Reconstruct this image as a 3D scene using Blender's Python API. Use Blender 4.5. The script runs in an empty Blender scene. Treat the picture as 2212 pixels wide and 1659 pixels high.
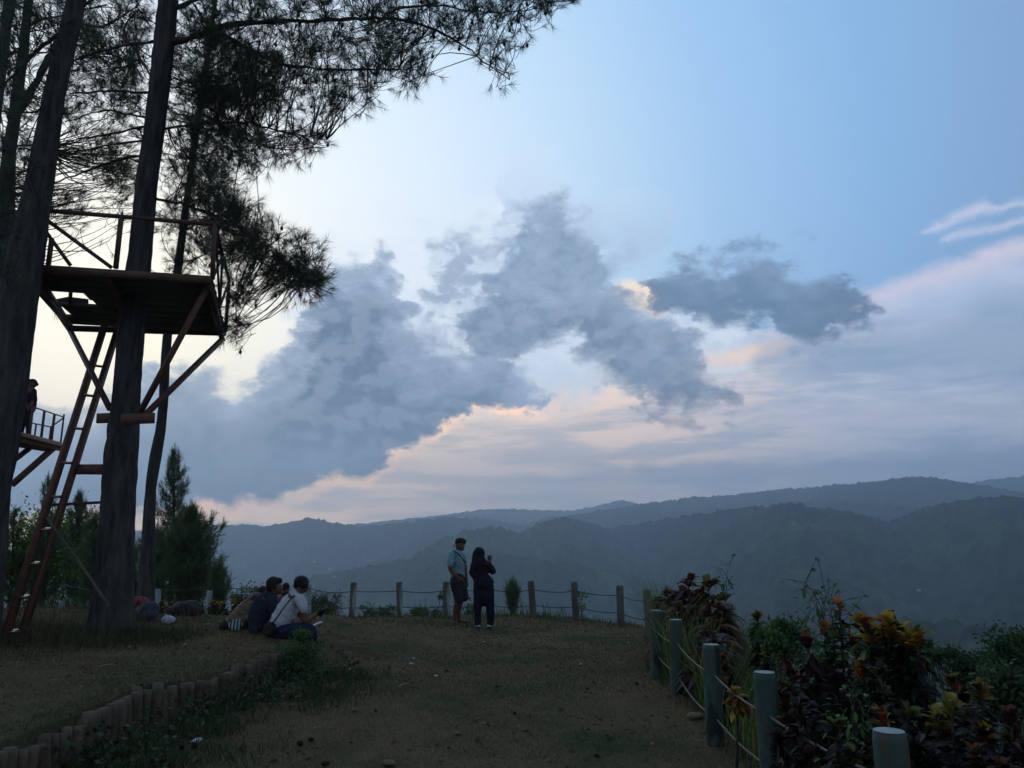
import bpy, math, random
import numpy as np
R = math.radians
random.seed(7); rng = np.random.default_rng(7)
sc = bpy.context.scene
COL = sc.collection

# ------------------------------------------------------------------ camera
CH, PITCH, F = 1.50, 11.7, 1660.0        # eye height (m), upward pitch, focal length on a 2212 px wide frame
cam = bpy.data.objects.new('camera', bpy.data.cameras.new('camera')); COL.objects.link(cam)
cam.location = (0, 0, CH); cam.rotation_euler = (R(90 + PITCH), 0, 0)
cam.data.sensor_width = 36; cam.data.lens = F / 2212 * 36
cam.data.clip_start = 0.05; cam.data.clip_end = 60000
sc.camera = cam
sc.render.resolution_x, sc.render.resolution_y = 1024, 768
sc.view_settings.view_transform = 'Standard'; sc.view_settings.look = 'None'
sc.view_settings.exposure = .36; sc.view_settings.gamma = 1
sc.cycles.max_bounces = 5; sc.cycles.diffuse_bounces = 3; sc.cycles.glossy_bounces = 2
sc.cycles.transmission_bounces = 3; sc.cycles.transparent_max_bounces = 6; sc.cycles.volume_bounces = 1

CT, ST = math.cos(R(PITCH)), math.sin(R(PITCH))
def ray(px, py):
    dx, dz = (px - 1106) / F, -(py - 829.5) / F
    return np.array([dx, CT - ST * dz, ST + CT * dz])
def PY(px, py, Y):
    d = ray(px, py); d = d / d[1] * Y
    return np.array([d[0], d[1], d[2] + CH])
def PZ(px, py, z):
    d = ray(px, py); t = (z - CH) / d[2]
    return np.array([d[0] * t, d[1] * t, z])
def AE(px, py):
    d = ray(px, py); d = d / np.linalg.norm(d)
    return math.degrees(math.atan2(d[0], d[1])), math.degrees(math.asin(d[2]))
def pxm(Y, py=900):                          # pixels (2212 wide frame) per metre at depth Y
    d = ray(1106, py); return F * d[1] / Y
def lin(*c):
    return tuple(((v / 255) / 12.92 if v / 255 <= .04045 else ((v / 255 + .055) / 1.055) ** 2.4) for v in c)

# ------------------------------------------------------------------ sky
SUN_AZ, SUN_EL = -31.0, 9.0
def build_world():
    w = bpy.data.worlds.new('World'); sc.world = w; w.use_nodes = True
    nt = w.node_tree; nt.nodes.clear(); L = nt.links
    def con(v, s):
        if isinstance(v, (int, float)): s.default_value = v
        elif isinstance(v, tuple): s.default_value = (*v, 1) if len(s.default_value) == 4 else v
        else: L.new(v, s)
    def M(op, a, b=None, c=None, clamp=False):
        n = nt.nodes.new('ShaderNodeMath'); n.operation = op; n.use_clamp = clamp
        con(a, n.inputs[0])
        if b is not None: con(b, n.inputs[1])
        if c is not None: con(c, n.inputs[2])
        return n.outputs[0]
    def MIX(f, a, b):
        n = nt.nodes.new('ShaderNodeMix'); n.data_type = 'RGBA'; con(f, n.inputs[0])
        con(a, n.inputs[6]); con(b, n.inputs[7]); return n.outputs[2]
    def SM(v, lo, hi, a=0., b=1.):
        n = nt.nodes.new('ShaderNodeMapRange'); n.interpolation_type = 'SMOOTHSTEP'
        con(v, n.inputs[0]); n.inputs[1].default_value = lo; n.inputs[2].default_value = hi
        n.inputs[3].default_value = a; n.inputs[4].default_value = b; return n.outputs[0]
    def NOISE(vec, s, det=5, rough=.55, dist=0.):
        n = nt.nodes.new('ShaderNodeTexNoise'); n.noise_dimensions = '3D'; L.new(vec, n.inputs['Vector'])
        n.inputs['Scale'].default_value = s; n.inputs['Detail'].default_value = det
        n.inputs['Roughness'].default_value = rough; n.inputs['Distortion'].default_value = dist
        return n.outputs['Fac']
    def COMB(x, y, z):
        n = nt.nodes.new('ShaderNodeCombineXYZ'); con(x, n.inputs[0]); con(y, n.inputs[1]); con(z, n.inputs[2]); return n.outputs[0]
    def CURVE(x, pts):                       # pts: (az, el) -> el(az)
        n = nt.nodes.new('ShaderNodeFloatCurve'); c = n.mapping.curves[0]
        L.new(x, n.inputs['Value'])
        P = [((a + 60) / 120, (e + 20) / 80) for a, e in pts]
        c.points[0].location = P[0]; c.points[1].location = P[-1]
        for p in P[1:-1]: c.points.new(*p)
        n.mapping.update()
        return M('MULTIPLY_ADD', n.outputs[0], 80., -20.)
    tc = nt.nodes.new('ShaderNodeTexCoord')
    sp = nt.nodes.new('ShaderNodeSeparateXYZ'); L.new(tc.outputs['Generated'], sp.inputs[0])
    X, Y, Z = sp.outputs
    az = M('MULTIPLY', M('ARCTAN2', X, Y), 57.29578)
    el = M('MULTIPLY', M('ARCSINE', Z), 57.29578)
    q = COMB(az, M('MULTIPLY', el, 1.5), 0.)
    q2 = COMB(az, M('MULTIPLY', el, 1.5), 40.)
    n1 = NOISE(q, .16, 10, .63); n2 = NOISE(q2, .15, 10, .63); n3 = NOISE(q, .42, 9, .60, .3); n3b = NOISE(COMB(M('ADD', az, -.9), M('MULTIPLY_ADD', el, 1.5, 1.1), 0.), .42, 9, .60, .3); n4 = NOISE(COMB(M('MULTIPLY', az, .5), M('MULTIPLY', el, 3.2), 9.), .22, 8, .62)
    nl = NOISE(q2, .06, 5, .5)
    wa = SM(el, .5, 13., 2.2, 11.)
    azw = M('ADD', M('MULTIPLY', M('SUBTRACT', n1, .5), wa), az)
    elw = M('ADD', M('MULTIPLY', M('SUBTRACT', n2, .5), wa), M('MULTIPLY_ADD', M('SUBTRACT', n3, .5), 3.4, el))
    nx = M('MULTIPLY_ADD', azw, 1 / 120, .5); nx0 = M('MULTIPLY_ADD', az, 1 / 120, .5)
    azs = M('MULTIPLY_ADD', M('SUBTRACT', n3, .5), 2.5, az)
    els = M('MULTIPLY_ADD', M('SUBTRACT', n3, .5), 2., el); nxs = M('MULTIPLY_ADD', azs, 1 / 120, .5)

    rel = SM(M('SUBTRACT', n3b, n3), -.10, .10)
    def layer(rows, soft, warp='big', kb=1.):
        T, B = [], []
        for x, yt, yb in rows:
            a = AE(x, (yt + yb) / 2)[0]
            T.append((a, AE(x, yt)[1])); B.append((a, AE(x, yb)[1]))
        e0 = (T[0][1] + B[0][1]) / 2; e1 = (T[-1][1] + B[-1][1]) / 2
        a0, a1 = T[0][0], T[-1][0]
        T = [(-60, e0 - 6), (a0 - 2.5, e0 - 4)] + T + [(a1 + 2.5, e1 - 4), (60, e1 - 6)]
        B = [(-60, e0 + 6), (a0 - 2.5, e0 + 4)] + B + [(a1 + 2.5, e1 + 4), (60, e1 + 6)]
        xx, yy = {'big': (nx, elw), 'small': (nxs, els), 'none': (nx0, el)}[warp]
        dt = M('SUBTRACT', CURVE(xx, T), yy); db = M('SUBTRACT', yy, CURVE(xx, B))
        return SM(M('MINIMUM', dt, M('MULTIPLY', db, kb)), -soft, soft), dt, db

    # sky colour by angle from the western glow; unseen rear raised to lift foreground
    ga, ge = R(-27), R(13)
    g = (math.cos(ge) * math.sin(ga), math.cos(ge) * math.cos(ga), math.sin(ge))
    dp = nt.nodes.new('ShaderNodeVectorMath'); dp.operation = 'DOT_PRODUCT'
    L.new(tc.outputs['Generated'], dp.inputs[0]); dp.inputs[1].default_value = g
    ang = M('DIVIDE', M('ARCCOSINE', M('MINIMUM', dp.outputs['Value'], .99999)), math.pi)
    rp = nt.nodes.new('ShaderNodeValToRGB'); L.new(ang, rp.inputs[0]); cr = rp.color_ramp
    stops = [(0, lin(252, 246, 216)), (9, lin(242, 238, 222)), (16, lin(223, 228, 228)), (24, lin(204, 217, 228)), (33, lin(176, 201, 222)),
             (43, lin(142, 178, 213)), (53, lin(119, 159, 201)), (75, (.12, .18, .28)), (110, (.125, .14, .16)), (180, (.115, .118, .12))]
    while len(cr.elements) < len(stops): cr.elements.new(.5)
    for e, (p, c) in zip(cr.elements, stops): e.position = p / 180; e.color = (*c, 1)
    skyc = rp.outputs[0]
    st = nt.nodes.new('ShaderNodeTexSky'); st.sky_type = 'NISHITA'; st.sun_disc = False
    st.sun_elevation = R(SUN_EL); st.sun_rotation = R(SUN_AZ)
    st.air_density = 1.2; st.dust_density = 1.5
    sv = nt.nodes.new('ShaderNodeVectorMath'); sv.operation = 'SCALE'; L.new(st.outputs[0], sv.inputs[0]); sv.inputs[3].default_value = .10
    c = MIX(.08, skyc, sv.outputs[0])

    # --- cloud layers, back to front
    sheet, sdt, sdb = layer([(-300, 985, 1400), (300, 985, 1400), (600, 985, 1400), (850, 950, 1400), (1000, 895, 1400), (1200, 860, 1400),
        (1350, 795, 1400), (1500, 765, 1400), (1600, 745, 1400), (1750, 705, 1400), (1900, 665, 1400), (2100, 610, 1400), (2300, 560, 1400), (2700, 520, 1400)], 1.5, 'big')
    sc1 = MIX(SM(az, -22, 22), (1.3, .86, .50), lin(196, 196, 204))
    sc1 = MIX(SM(az, -4, 8, 0, 1), sc1, MIX(SM(az, 6, 30), (1.05, .75, .55), lin(184, 192, 208)))
    sc1 = MIX(M('MULTIPLY', SM(n4, .42, .60), .7), sc1, MIX(SM(az, -10, 25), lin(186, 176, 166), lin(140, 159, 182)))
    low = SM(M('ADD', el, M('MULTIPLY', M('SUBTRACT', nl, .5), 7.)), 1.2, 5.6, 1., 0.)
    sc1 = MIX(M('MULTIPLY', low, SM(az, -10, 14, .08, .75)), sc1, MIX(SM(az, -10, 26), lin(176, 168, 160), lin(130, 150, 174)))
    c = MIX(M('MULTIPLY', sheet, .93), c, sc1)

    lowb, lt, _ = layer([(780, 1092, 1300), (900, 1068, 1300), (1000, 1052, 1300), (1150, 1034, 1300), (1400, 1008, 1300), (1700, 998, 1300), (1900, 985, 1300), (2300, 955, 1300), (2700, 930, 1300)], .5, 'small')
    c = MIX(M('MULTIPLY', M('MULTIPLY', lowb, SM(az, -14, 6, .3, 1.)), SM(lt, 0., 4., .62, .25)), c, MIX(SM(az, -10, 20), lin(156, 158, 166), lin(128, 148, 174)))
    band, _, _ = layer([(1500, 905, 912), (1700, 880, 925), (1900, 868, 930), (2100, 860, 925), (2300, 850, 920), (2600, 840, 900)], .6, 'small')
    c = MIX(M('MULTIPLY', band, .4), c, lin(196, 190, 202))
    pale, _, _ = layer([(620, 560, 700), (700, 500, 800), (800, 500, 880), (900, 490, 860), (1000, 450, 880), (1100, 420, 880), (1200, 470, 870),
        (1280, 560, 840), (1340, 640, 800), (1450, 650, 800), (1600, 690, 790)], 2.2)
    c = MIX(M('MULTIPLY', pale, SM(n3, .36, .62, .35, .9)), c, MIX(n1, lin(226, 229, 232), lin(190, 203, 220)))

    colm, _, _ = layer([(1075, 430, 520), (1110, 345, 560), (1150, 285, 590), (1190, 300, 590), (1230, 385, 570), (1280, 440, 560), (1340, 455, 545), (1400, 465, 515), (1455, 480, 500)], 1.3)
    c = MIX(M('MULTIPLY', M('MULTIPLY', colm, SM(n3, .34, .58, .55, 1.)), .85), c, MIX(SM(el, 19, 28), lin(146, 163, 188), lin(184, 200, 220)))

    hi, hdt, _ = layer([(1840, 655, 705), (1900, 622, 700), (1980, 592, 700), (2050, 572, 700), (2120, 548, 690), (2212, 515, 680), (2350, 480, 660), (2600, 420, 640)], .55, 'small')
    c = MIX(M('MULTIPLY', hi, .62), c, MIX(SM(hdt, .0, 2.2), lin(226, 206, 208), lin(168, 182, 206)))
    ws, _, _ = layer([(1990, 503, 507), (2060, 468, 484), (2130, 436, 458), (2180, 432, 446), (2300, 425, 436)], .35, 'small')
    ws2, _, _ = layer([(2030, 520, 523), (2090, 494, 505), (2160, 480, 492), (2230, 462, 478), (2350, 440, 460)], .35, 'small')
    c = MIX(M('MULTIPLY', M('MAXIMUM', ws, ws2), .5), c, lin(214, 204, 214))

    pk, _, _ = layer([(1440, 800, 806), (1500, 772, 788), (1560, 762, 790), (1630, 752, 778), (1700, 742, 752)], .5, 'small')
    c = MIX(M('MULTIPLY', pk, .85), c, lin(238, 208, 186))
    pk2, _, _ = layer([(1325, 620, 650), (1350, 608, 660), (1385, 612, 672), (1430, 630, 680)], .5, 'small')
    c = MIX(M('MULTIPLY', pk2, .9), c, lin(240, 216, 186))

    rb, _, _ = layer([(1640, 760, 790), (1750, 718, 802), (1900, 708, 815), (2050, 690, 815), (2150, 640, 830), (2300, 620, 850), (2600, 600, 860)], 1.3, 'small')
    c = MIX(M('MULTIPLY', rb, .62), c, lin(112, 138, 166))
    rt, _, rtb = layer([(1405, 610, 650), (1440, 582, 690), (1500, 562, 705), (1560, 555, 700), (1620, 543, 700), (1680, 543, 718), (1740, 565, 745), (1800, 600, 735), (1850, 630, 700), (1885, 650, 668)], 1.25)
    rt = M('MULTIPLY', rt, SM(M('ADD', n3, M('MULTIPLY', rt, .45)), .50, .78))
    c = MIX(M('MULTIPLY', rt, .95), c, MIX(M('MULTIPLY', SM(rtb, .0, 5.5), SM(n3, .3, .7, .5, 1.)), lin(68, 92, 120), lin(114, 136, 162)))

    gz, _, _ = layer([(900, 600, 700), (940, 505, 715), (990, 470, 700), (1050, 490, 690), (1110, 455, 650)], 2.2)
    c = MIX(M('MULTIPLY', M('MULTIPLY', gz, SM(M('ADD', n3, M('MULTIPLY', gz, .3)), .45, .85)), .8), c, MIX(rel, lin(116, 137, 160), lin(176, 190, 205)))
    mid, mdt, mdb = layer([(1020, 660, 745), (1060, 600, 762), (1100, 530, 770), (1150, 470, 765), (1200, 455, 770), (1260, 470, 790),
        (1310, 555, 795), (1360, 625, 810), (1400, 665, 870), (1440, 700, 888), (1500, 775, 890), (1550, 815, 882), (1590, 850, 868)], 1.7)
    mc = MIX(M('MULTIPLY', SM(mdb, .0, 6.), SM(n3, .3, .7, .3, 1.)), lin(60, 84, 108), lin(126, 146, 168))
    mc = MIX(M('MULTIPLY', rel, .25), mc, lin(176, 189, 206))
    midm = M('MULTIPLY', mid, SM(M('ADD', n3, M('MULTIPLY', mid, .50)), .52, .78))
    c = MIX(M('MULTIPLY', midm, .93), c, mc)

    main, dt, db = layer([(-400, 960, 1140), (0, 925, 1124), (60, 895, 1119), (120, 878, 1115), (190, 862, 1112), (260, 845, 1107), (330, 815, 1102), (400, 796, 1100), (480, 822, 1095),
        (560, 780, 1086), (620, 735, 1070), (665, 640, 1055), (695, 560, 1042), (740, 540, 1028), (800, 560, 1012), (845, 620, 985), (900, 715, 950), (950, 735, 940), (1000, 722, 888),
        (1060, 730, 876), (1100, 780, 886), (1150, 825, 872), (1190, 855, 865)], 1.3, kb=2.2)
    edge = M('MULTIPLY', SM(db, -1.5, -.45), SM(db, .1, .9, 1., 0.))
    edge = M('MULTIPLY', M('MULTIPLY', edge, SM(dt, .5, 2.5)), SM(n1, .40, .56, .3, 1.))
    c = MIX(M('MULTIPLY', edge, .85), c, (1.7, .98, .46))
    dk = MIX(SM(az, -26, 0), lin(42, 69, 92), lin(50, 74, 98))
    mcol = MIX(M('MULTIPLY', SM(dt, .2, 6.5, 1., 0.), SM(n3, .3, .68, .35, 1.)), dk, MIX(SM(az, -30, -10), lin(168, 176, 182), lin(150, 166, 188)))
    mcol = MIX(M('MULTIPLY', rel, SM(el, 2., 9., .05, .30)), mcol, lin(160, 175, 194))
    mainm = M('MULTIPLY', main, SM(M('ADD', n3, M('MULTIPLY', main, M('ADD', .52, SM(el, 5., 11., .35, .0)))), .48, .76))
    c = MIX(M('MULTIPLY', mainm, .97), c, mcol)
    c = MIX(SM(el, -1.5, .0, 1., 0.), c, (.03, .036, .042))      # below the horizon: dark land
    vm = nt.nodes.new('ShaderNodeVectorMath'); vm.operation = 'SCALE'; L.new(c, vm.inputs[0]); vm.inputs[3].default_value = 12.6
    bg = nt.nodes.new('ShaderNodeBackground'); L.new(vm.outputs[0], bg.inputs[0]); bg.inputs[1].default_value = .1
    out = nt.nodes.new('ShaderNodeOutputWorld'); L.new(bg.outputs[0], out.inputs[0])
    w.cycles.sampling_method = 'MANUAL'; w.cycles.sample_map_resolution = 512
build_world()
sun = bpy.data.objects.new('sun', bpy.data.lights.new('sun', 'SUN')); COL.objects.link(sun)
sun.data.energy = .35; sun.data.angle = R(18); sun.data.color = (1, .86, .70)
sun.rotation_euler = (R(90 - SUN_EL), 0, R(-SUN_AZ) + math.pi)   # shines from the western glow towards the camera

# ------------------------------------------------------------------ mesh helpers
def tag(o, label=None, cat=None, group=None, kind=None):
    if label: o['label'] = label
    if cat: o['category'] = cat
    if group: o['group'] = group
    if kind: o['kind'] = kind
    return o
def empty(name, loc, label, cat, group=None):
    o = bpy.data.objects.new(name, None); COL.objects.link(o); o.location = loc
    o.empty_display_size = .1
    return tag(o, label, cat, group)
class MB:
    def __init__(s): s.V = []; s.F = []; s.n = 0; s.C = []
    def add(s, V, F, col=None):
        V = np.asarray(V, float).reshape(-1, 3); F = np.asarray(F, int)
        s.V.append(V); s.F.append(F + s.n); s.n += len(V)
        if col is None: col = (.5, .5, .5)
        col = np.asarray(col, float)
        s.C.append(np.tile(col, (len(V), 1)) if col.ndim == 1 else col)
        return s
    def box(s, c, size, rot=None, col=None):
        h = np.array(size) / 2
        v = np.array([[x, y, z] for x in (-1, 1) for y in (-1, 1) for z in (-1, 1)]) * h
        if rot is not None: v = v @ np.asarray(rot).T
        return s.add(v + np.asarray(c), [[0, 1, 3, 2], [4, 6, 7, 5], [0, 4, 5, 1], [2, 3, 7, 6], [0, 2, 6, 4], [1, 5, 7, 3]], col)
    def beam(s, a, b, w, h, up=(0, 0, 1), col=None):
        a, b = np.asarray(a, float), np.asarray(b, float); d = b - a; l = np.linalg.norm(d); d /= l
        u = np.cross(d, up)
        if np.linalg.norm(u) < .05: u = np.cross(d, (0, 1, 0))
        u = u / (np.linalg.norm(u) + 1e-9); v = np.cross(u, d)
        return s.box((a + b) / 2, (w, l, h), np.stack([u, d, v], 1), col)
    def tube(s, P, r, n=8, cap=True, col=None, disp=None, sq=1.):
        P = np.asarray(P, float); r = np.broadcast_to(np.asarray(r, float), (len(P),))
        T = np.gradient(P, axis=0); T /= np.linalg.norm(T, axis=1)[:, None] + 1e-9
        ref = np.array([0, 0, 1.]) if abs(T[:, 2]).mean() < .8 else np.array([0, 1., 0])
        U = np.cross(T, ref); U /= np.linalg.norm(U, axis=1)[:, None] + 1e-9; W = np.cross(U, T)
        a = np.arange(n) / n * 2 * np.pi
        rr = r[:, None] * (np.ones((len(P), n)) if disp is None else disp)
        V = P[:, None] + rr[..., None] * (np.cos(a)[None, :, None] * U[:, None] + sq * np.sin(a)[None, :, None] * W[:, None])
        i = np.arange(len(P) - 1)[:, None] * n; j = np.arange(n)[None]; k = (j + 1) % n
        Fq = np.stack([i + j, i + k, i + n + k, i + n + j], -1).reshape(-1, 4)
        V = V.reshape(-1, 3); m = len(V)
        s.add(V, Fq, col)
        if cap:
            o = s.n - m
            V2 = np.stack([P[0], P[-1]]); c1 = np.stack([np.arange(n), (np.arange(n) + 1) % n], 1)
            A = np.concatenate([c1[:, ::-1] + o, np.full((n, 1), s.n)], 1)
            B = np.concatenate([c1 + o + (len(P) - 1) * n, np.full((n, 1), s.n + 1)], 1)
            s.V.append(V2); s.C.append(np.tile(s.C[-1][:1], (2, 1))); s.n += 2; s.F.append(A); s.F.append(B)
        return s
    def ball(s, c, r, n=10, m=8, rot=None, col=None):
        r = np.broadcast_to(np.asarray(r, float), (3,))
        t = np.linspace(0, np.pi, m + 1); a = np.arange(n) / n * 2 * np.pi
        V = np.stack([np.sin(t)[:, None] * np.cos(a), np.sin(t)[:, None] * np.sin(a), np.cos(t)[:, None] * np.ones(n)], -1).reshape(-1, 3) * r
        if rot is not None: V = V @ np.asarray(rot).T
        i = np.arange(m)[:, None] * n; j = np.arange(n)[None]; k = (j + 1) % n
        return s.add(V + np.asarray(c), np.stack([i + j, i + n + j, i + n + k, i + k], -1).reshape(-1, 4), col)
    def build(s, name, mat, parent=None, smooth=False, colour=False, origin=None):
        V = np.concatenate(s.V) if s.V else np.zeros((0, 3))
        o = mesh_obj(name, V, s.F, mat, parent, smooth, np.concatenate(s.C) if colour else None, origin)
        return o
def mesh_obj(name, V, Fs, mat, parent=None, smooth=False, C=None, origin=None):
    V = np.asarray(V, float)
    if parent is not None: V = V - np.array(parent_loc(parent))
    elif origin is not None: V = V - np.asarray(origin)
    me = bpy.data.meshes.new(name)
    me.vertices.add(len(V)); me.vertices.foreach_set('co', V.astype(np.float32).ravel())
    idx = np.concatenate([f.ravel() for f in Fs]).astype(np.int32)
    cnt = np.concatenate([np.full(len(f), f.shape[1]) for f in Fs]).astype(np.int32)
    st = np.concatenate([[0], np.cumsum(cnt)[:-1]]).astype(np.int32)
    me.loops.add(len(idx)); me.loops.foreach_set('vertex_index', idx)
    me.polygons.add(len(cnt)); me.polygons.foreach_set('loop_start', st); me.polygons.foreach_set('loop_total', cnt)
    if smooth: me.polygons.foreach_set('use_smooth', np.ones(len(cnt), bool))
    me.update(calc_edges=True); me.validate()
    if C is not None:
        a = me.color_attributes.new('Col', 'FLOAT_COLOR', 'POINT')
        a.data.foreach_set('color', np.concatenate([C, np.ones((len(C), 1))], 1).astype(np.float32).ravel())
    me.materials.append(mat)
    o = bpy.data.objects.new(name, me); COL.objects.link(o)
    if parent is not None: o.parent = parent
    elif origin is not None: o.location = tuple(origin)
    return o
def parent_loc(p):
    l = np.zeros(3)
    while p is not None: l = l + np.array(p.location); p = p.parent
    return l
def remesh(o, voxel, smooth=4, fac=.5):
    m = o.modifiers.new('r', 'REMESH'); m.mode = 'VOXEL'; m.voxel_size = voxel; m.use_smooth_shade = True
    s = o.modifiers.new('s', 'SMOOTH'); s.iterations = smooth; s.factor = fac
    dg = bpy.context.evaluated_depsgraph_get(); dg.update()
    me = bpy.data.meshes.new_from_object(o.evaluated_get(dg))
    mat = o.data.materials[0]; o.modifiers.clear(); o.data = me; me.materials.clear(); me.materials.append(mat)
    me.name = o.name
    return o

def _h(ix, iy, s):
    n = (ix * 374761393 + iy * 668265263 + s * 1442695041) & 0xffffffff
    n = ((n ^ (n >> 13)) * 1274126177) & 0xffffffff
    return ((n ^ (n >> 16)) & 0xffff) / 65535.
def vn(x, y, s=0):
    x = np.asarray(x, float); y = np.asarray(y, float)
    ix = np.floor(x).astype(np.int64); iy = np.floor(y).astype(np.int64); fx = x - ix; fy = y - iy
    fx = fx * fx * (3 - 2 * fx); fy = fy * fy * (3 - 2 * fy)
    a, b, c, d = _h(ix, iy, s), _h(ix + 1, iy, s), _h(ix, iy + 1, s), _h(ix + 1, iy + 1, s)
    return a + (b - a) * fx + (c - a) * fy + (a - b - c + d) * fx * fy
def fbm(x, y, o=5, s=0, g=.5):
    t = 0; a = 1; n = 0
    for i in range(o): t = t + a * vn(x * 2 ** i + 13.7 * i, y * 2 ** i + 5.1 * i, s + i); n += a; a *= g
    return t / n
def sst(x, a, b):
    t = np.clip((np.asarray(x, float) - a) / (b - a), 0, 1); return t * t * (3 - 2 * t)

# ------------------------------------------------------------------ materials
def mat(name, base, base2=None, scale=5., rough=.85, bump=0., bscale=40., metal=0., detail=6, lo=.35, hi=.65, stretch=None, trans=None, spec=.3, extra=None):
    m = bpy.data.materials.new(name); m.use_nodes = True; nt = m.node_tree; L = nt.links
    b = nt.nodes['Principled BSDF']; b.inputs['Roughness'].default_value = rough; b.inputs['Metallic'].default_value = metal
    b.inputs['Specular IOR Level'].default_value = spec
    tc = nt.nodes.new('ShaderNodeTexCoord'); vec = tc.outputs['Object']
    if stretch:
        mp = nt.nodes.new('ShaderNodeMapping'); mp.inputs['Scale'].default_value = stretch; L.new(vec, mp.inputs[0]); vec = mp.outputs[0]
    def noise(s, d=detail):
        n = nt.nodes.new('ShaderNodeTexNoise'); n.inputs['Scale'].default_value = s; n.inputs['Detail'].default_value = d
        n.inputs['Roughness'].default_value = .6; L.new(vec, n.inputs['Vector']); return n.outputs['Fac']
    def mixc(f, a, c):
        n = nt.nodes.new('ShaderNodeMix'); n.data_type = 'RGBA'; L.new(f, n.inputs[0])
        for v, i in ((a, 6), (c, 7)):
            if isinstance(v, tuple): n.inputs[i].default_value = (*v, 1)
            else: L.new(v, n.inputs[i])
        return n.outputs[2]
    def ramp(f, a, c):
        n = nt.nodes.new('ShaderNodeMapRange'); L.new(f, n.inputs[0]); n.inputs[1].default_value = a; n.inputs[2].default_value = c; return n.outputs[0]
    if base == 'attr':
        at = nt.nodes.new('ShaderNodeAttribute'); at.attribute_name = 'Col'; col = at.outputs['Color']
        n = nt.nodes.new('ShaderNodeHueSaturation'); L.new(col, n.inputs['Color'])
        mr = nt.nodes.new('ShaderNodeMapRange'); L.new(noise(scale), mr.inputs[0]); mr.inputs[1].default_value = .3; mr.inputs[2].default_value = .7
        mr.inputs[3].default_value = .7; mr.inputs[4].default_value = 1.3; L.new(mr.outputs[0], n.inputs['Value']); col = n.outputs[0]
    elif base2 is None: col = base
    else: col = mixc(ramp(noise(scale), lo, hi), base, base2)
    if extra: col = extra(nt, noise, mixc, ramp, col)
    if isinstance(col, tuple): b.inputs['Base Color'].default_value = (*col, 1)
    else: L.new(col, b.inputs['Base Color'])
    if bump:
        bn = nt.nodes.new('ShaderNodeBump'); bn.inputs['Strength'].default_value = bump; bn.inputs['Distance'].default_value = .02
        L.new(noise(bscale), bn.inputs['Height']); L.new(bn.outputs[0], b.inputs['Normal'])
    if trans:
        t = nt.nodes.new('ShaderNodeBsdfTranslucent'); mx = nt.nodes.new('ShaderNodeMixShader'); mx.inputs[0].default_value = trans
        if isinstance(col, tuple): t.inputs[0].default_value = (*col, 1)
        else: L.new(col, t.inputs[0])
        o = nt.nodes['Material Output']; L.new(b.outputs[0], mx.inputs[1]); L.new(t.outputs[0], mx.inputs[2]); L.new(mx.outputs[0], o.inputs[0])
    return m
def post_col(nt, noise, mixc, ramp, col):
    col = mixc(ramp(noise(14, 6), .53, .60), col, (.075, .062, .048))
    return mixc(ramp(noise(5, 8), .52, .58), col, (.022, .035, .030))
MT = {}
MT['bark'] = mat('pine_bark', (.034, .037, .038), (.088, .086, .082), 13, .95, 1., 30, stretch=(1, 1, .16), spec=.1)
MT['branch'] = mat('pine_branch', (.04, .036, .033), (.075, .065, .055), 9, .95, .4, spec=.1)
MT['needle'] = mat('pine_needles', (.06, .085, .06), (.085, .11, .07), 3, .7, trans=.3, spec=.15)
MT['needle_y'] = mat('young_pine_needles', (.085, .13, .065), (.13, .17, .08), 3, .7, trans=.35, spec=.2)
MT['leaf'] = mat('green_leaves', 'attr', None, 6, .55, trans=.4, spec=.3)
MT['grassblade'] = mat('grass_blades', 'attr', None, 2, .75, trans=.3, spec=.15)
MT['iron'] = mat('rusty_red_iron', (.16, .068, .042), (.085, .048, .036), 7, .7, .3, 60, spec=.4)
MT['iron_d'] = mat('dark_painted_iron', (.06, .03, .03), (.10, .045, .035), 9, .6, spec=.4)
MT['orange'] = mat('orange_painted_beam', (.13, .07, .045), (.08, .05, .036), 5, .7, .3, 50)
MT['orange_b'] = mat('orange_brown_beam', (.34, .17, .075), (.24, .12, .06), 6, .8, .3, 50)
MT['plank'] = mat('weathered_planks', (.06, .056, .05), (.10, .093, .08), 8, .9, .5, 30, stretch=(1, 6, 6))
MT['rung'] = mat('bare_steel_rung', (.62, .60, .55), (.45, .42, .38), 30, .28, metal=1.)
MT['post'] = mat('painted_green_post', (.034, .066, .054), (.070, .108, .092), 3.2, .85, .5, 45, stretch=(1, 1, .35), spec=.2, lo=.3, hi=.7, extra=post_col)
MT['post_w'] = mat('weathered_grey_post', (.085, .078, .07), (.15, .145, .13), 5, .95, .6, 40, stretch=(1, 1, .3), spec=.1)
MT['post_l'] = mat('faded_mint_post', (.16, .24, .25), (.36, .44, .44), 7, .85, .4, 40, stretch=(1, 1, .4), spec=.2)
MT['posttop'] = mat('pale_post_top', (.24, .29, .29), (.34, .38, .37), 25, .9, .3, 80)
MT['rope'] = mat('twisted_rope', (.12, .10, .075), (.19, .165, .125), 60, .95)
MT['rope_d'] = mat('dark_fence_wire', (.035, .05, .05), (.07, .09, .085), 30, .8)
MT['log'] = mat('weathered_edging_log', (.075, .06, .048), (.145, .117, .092), 9, .95, .8, 35, stretch=(1, 1, .25), spec=.1)

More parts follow.
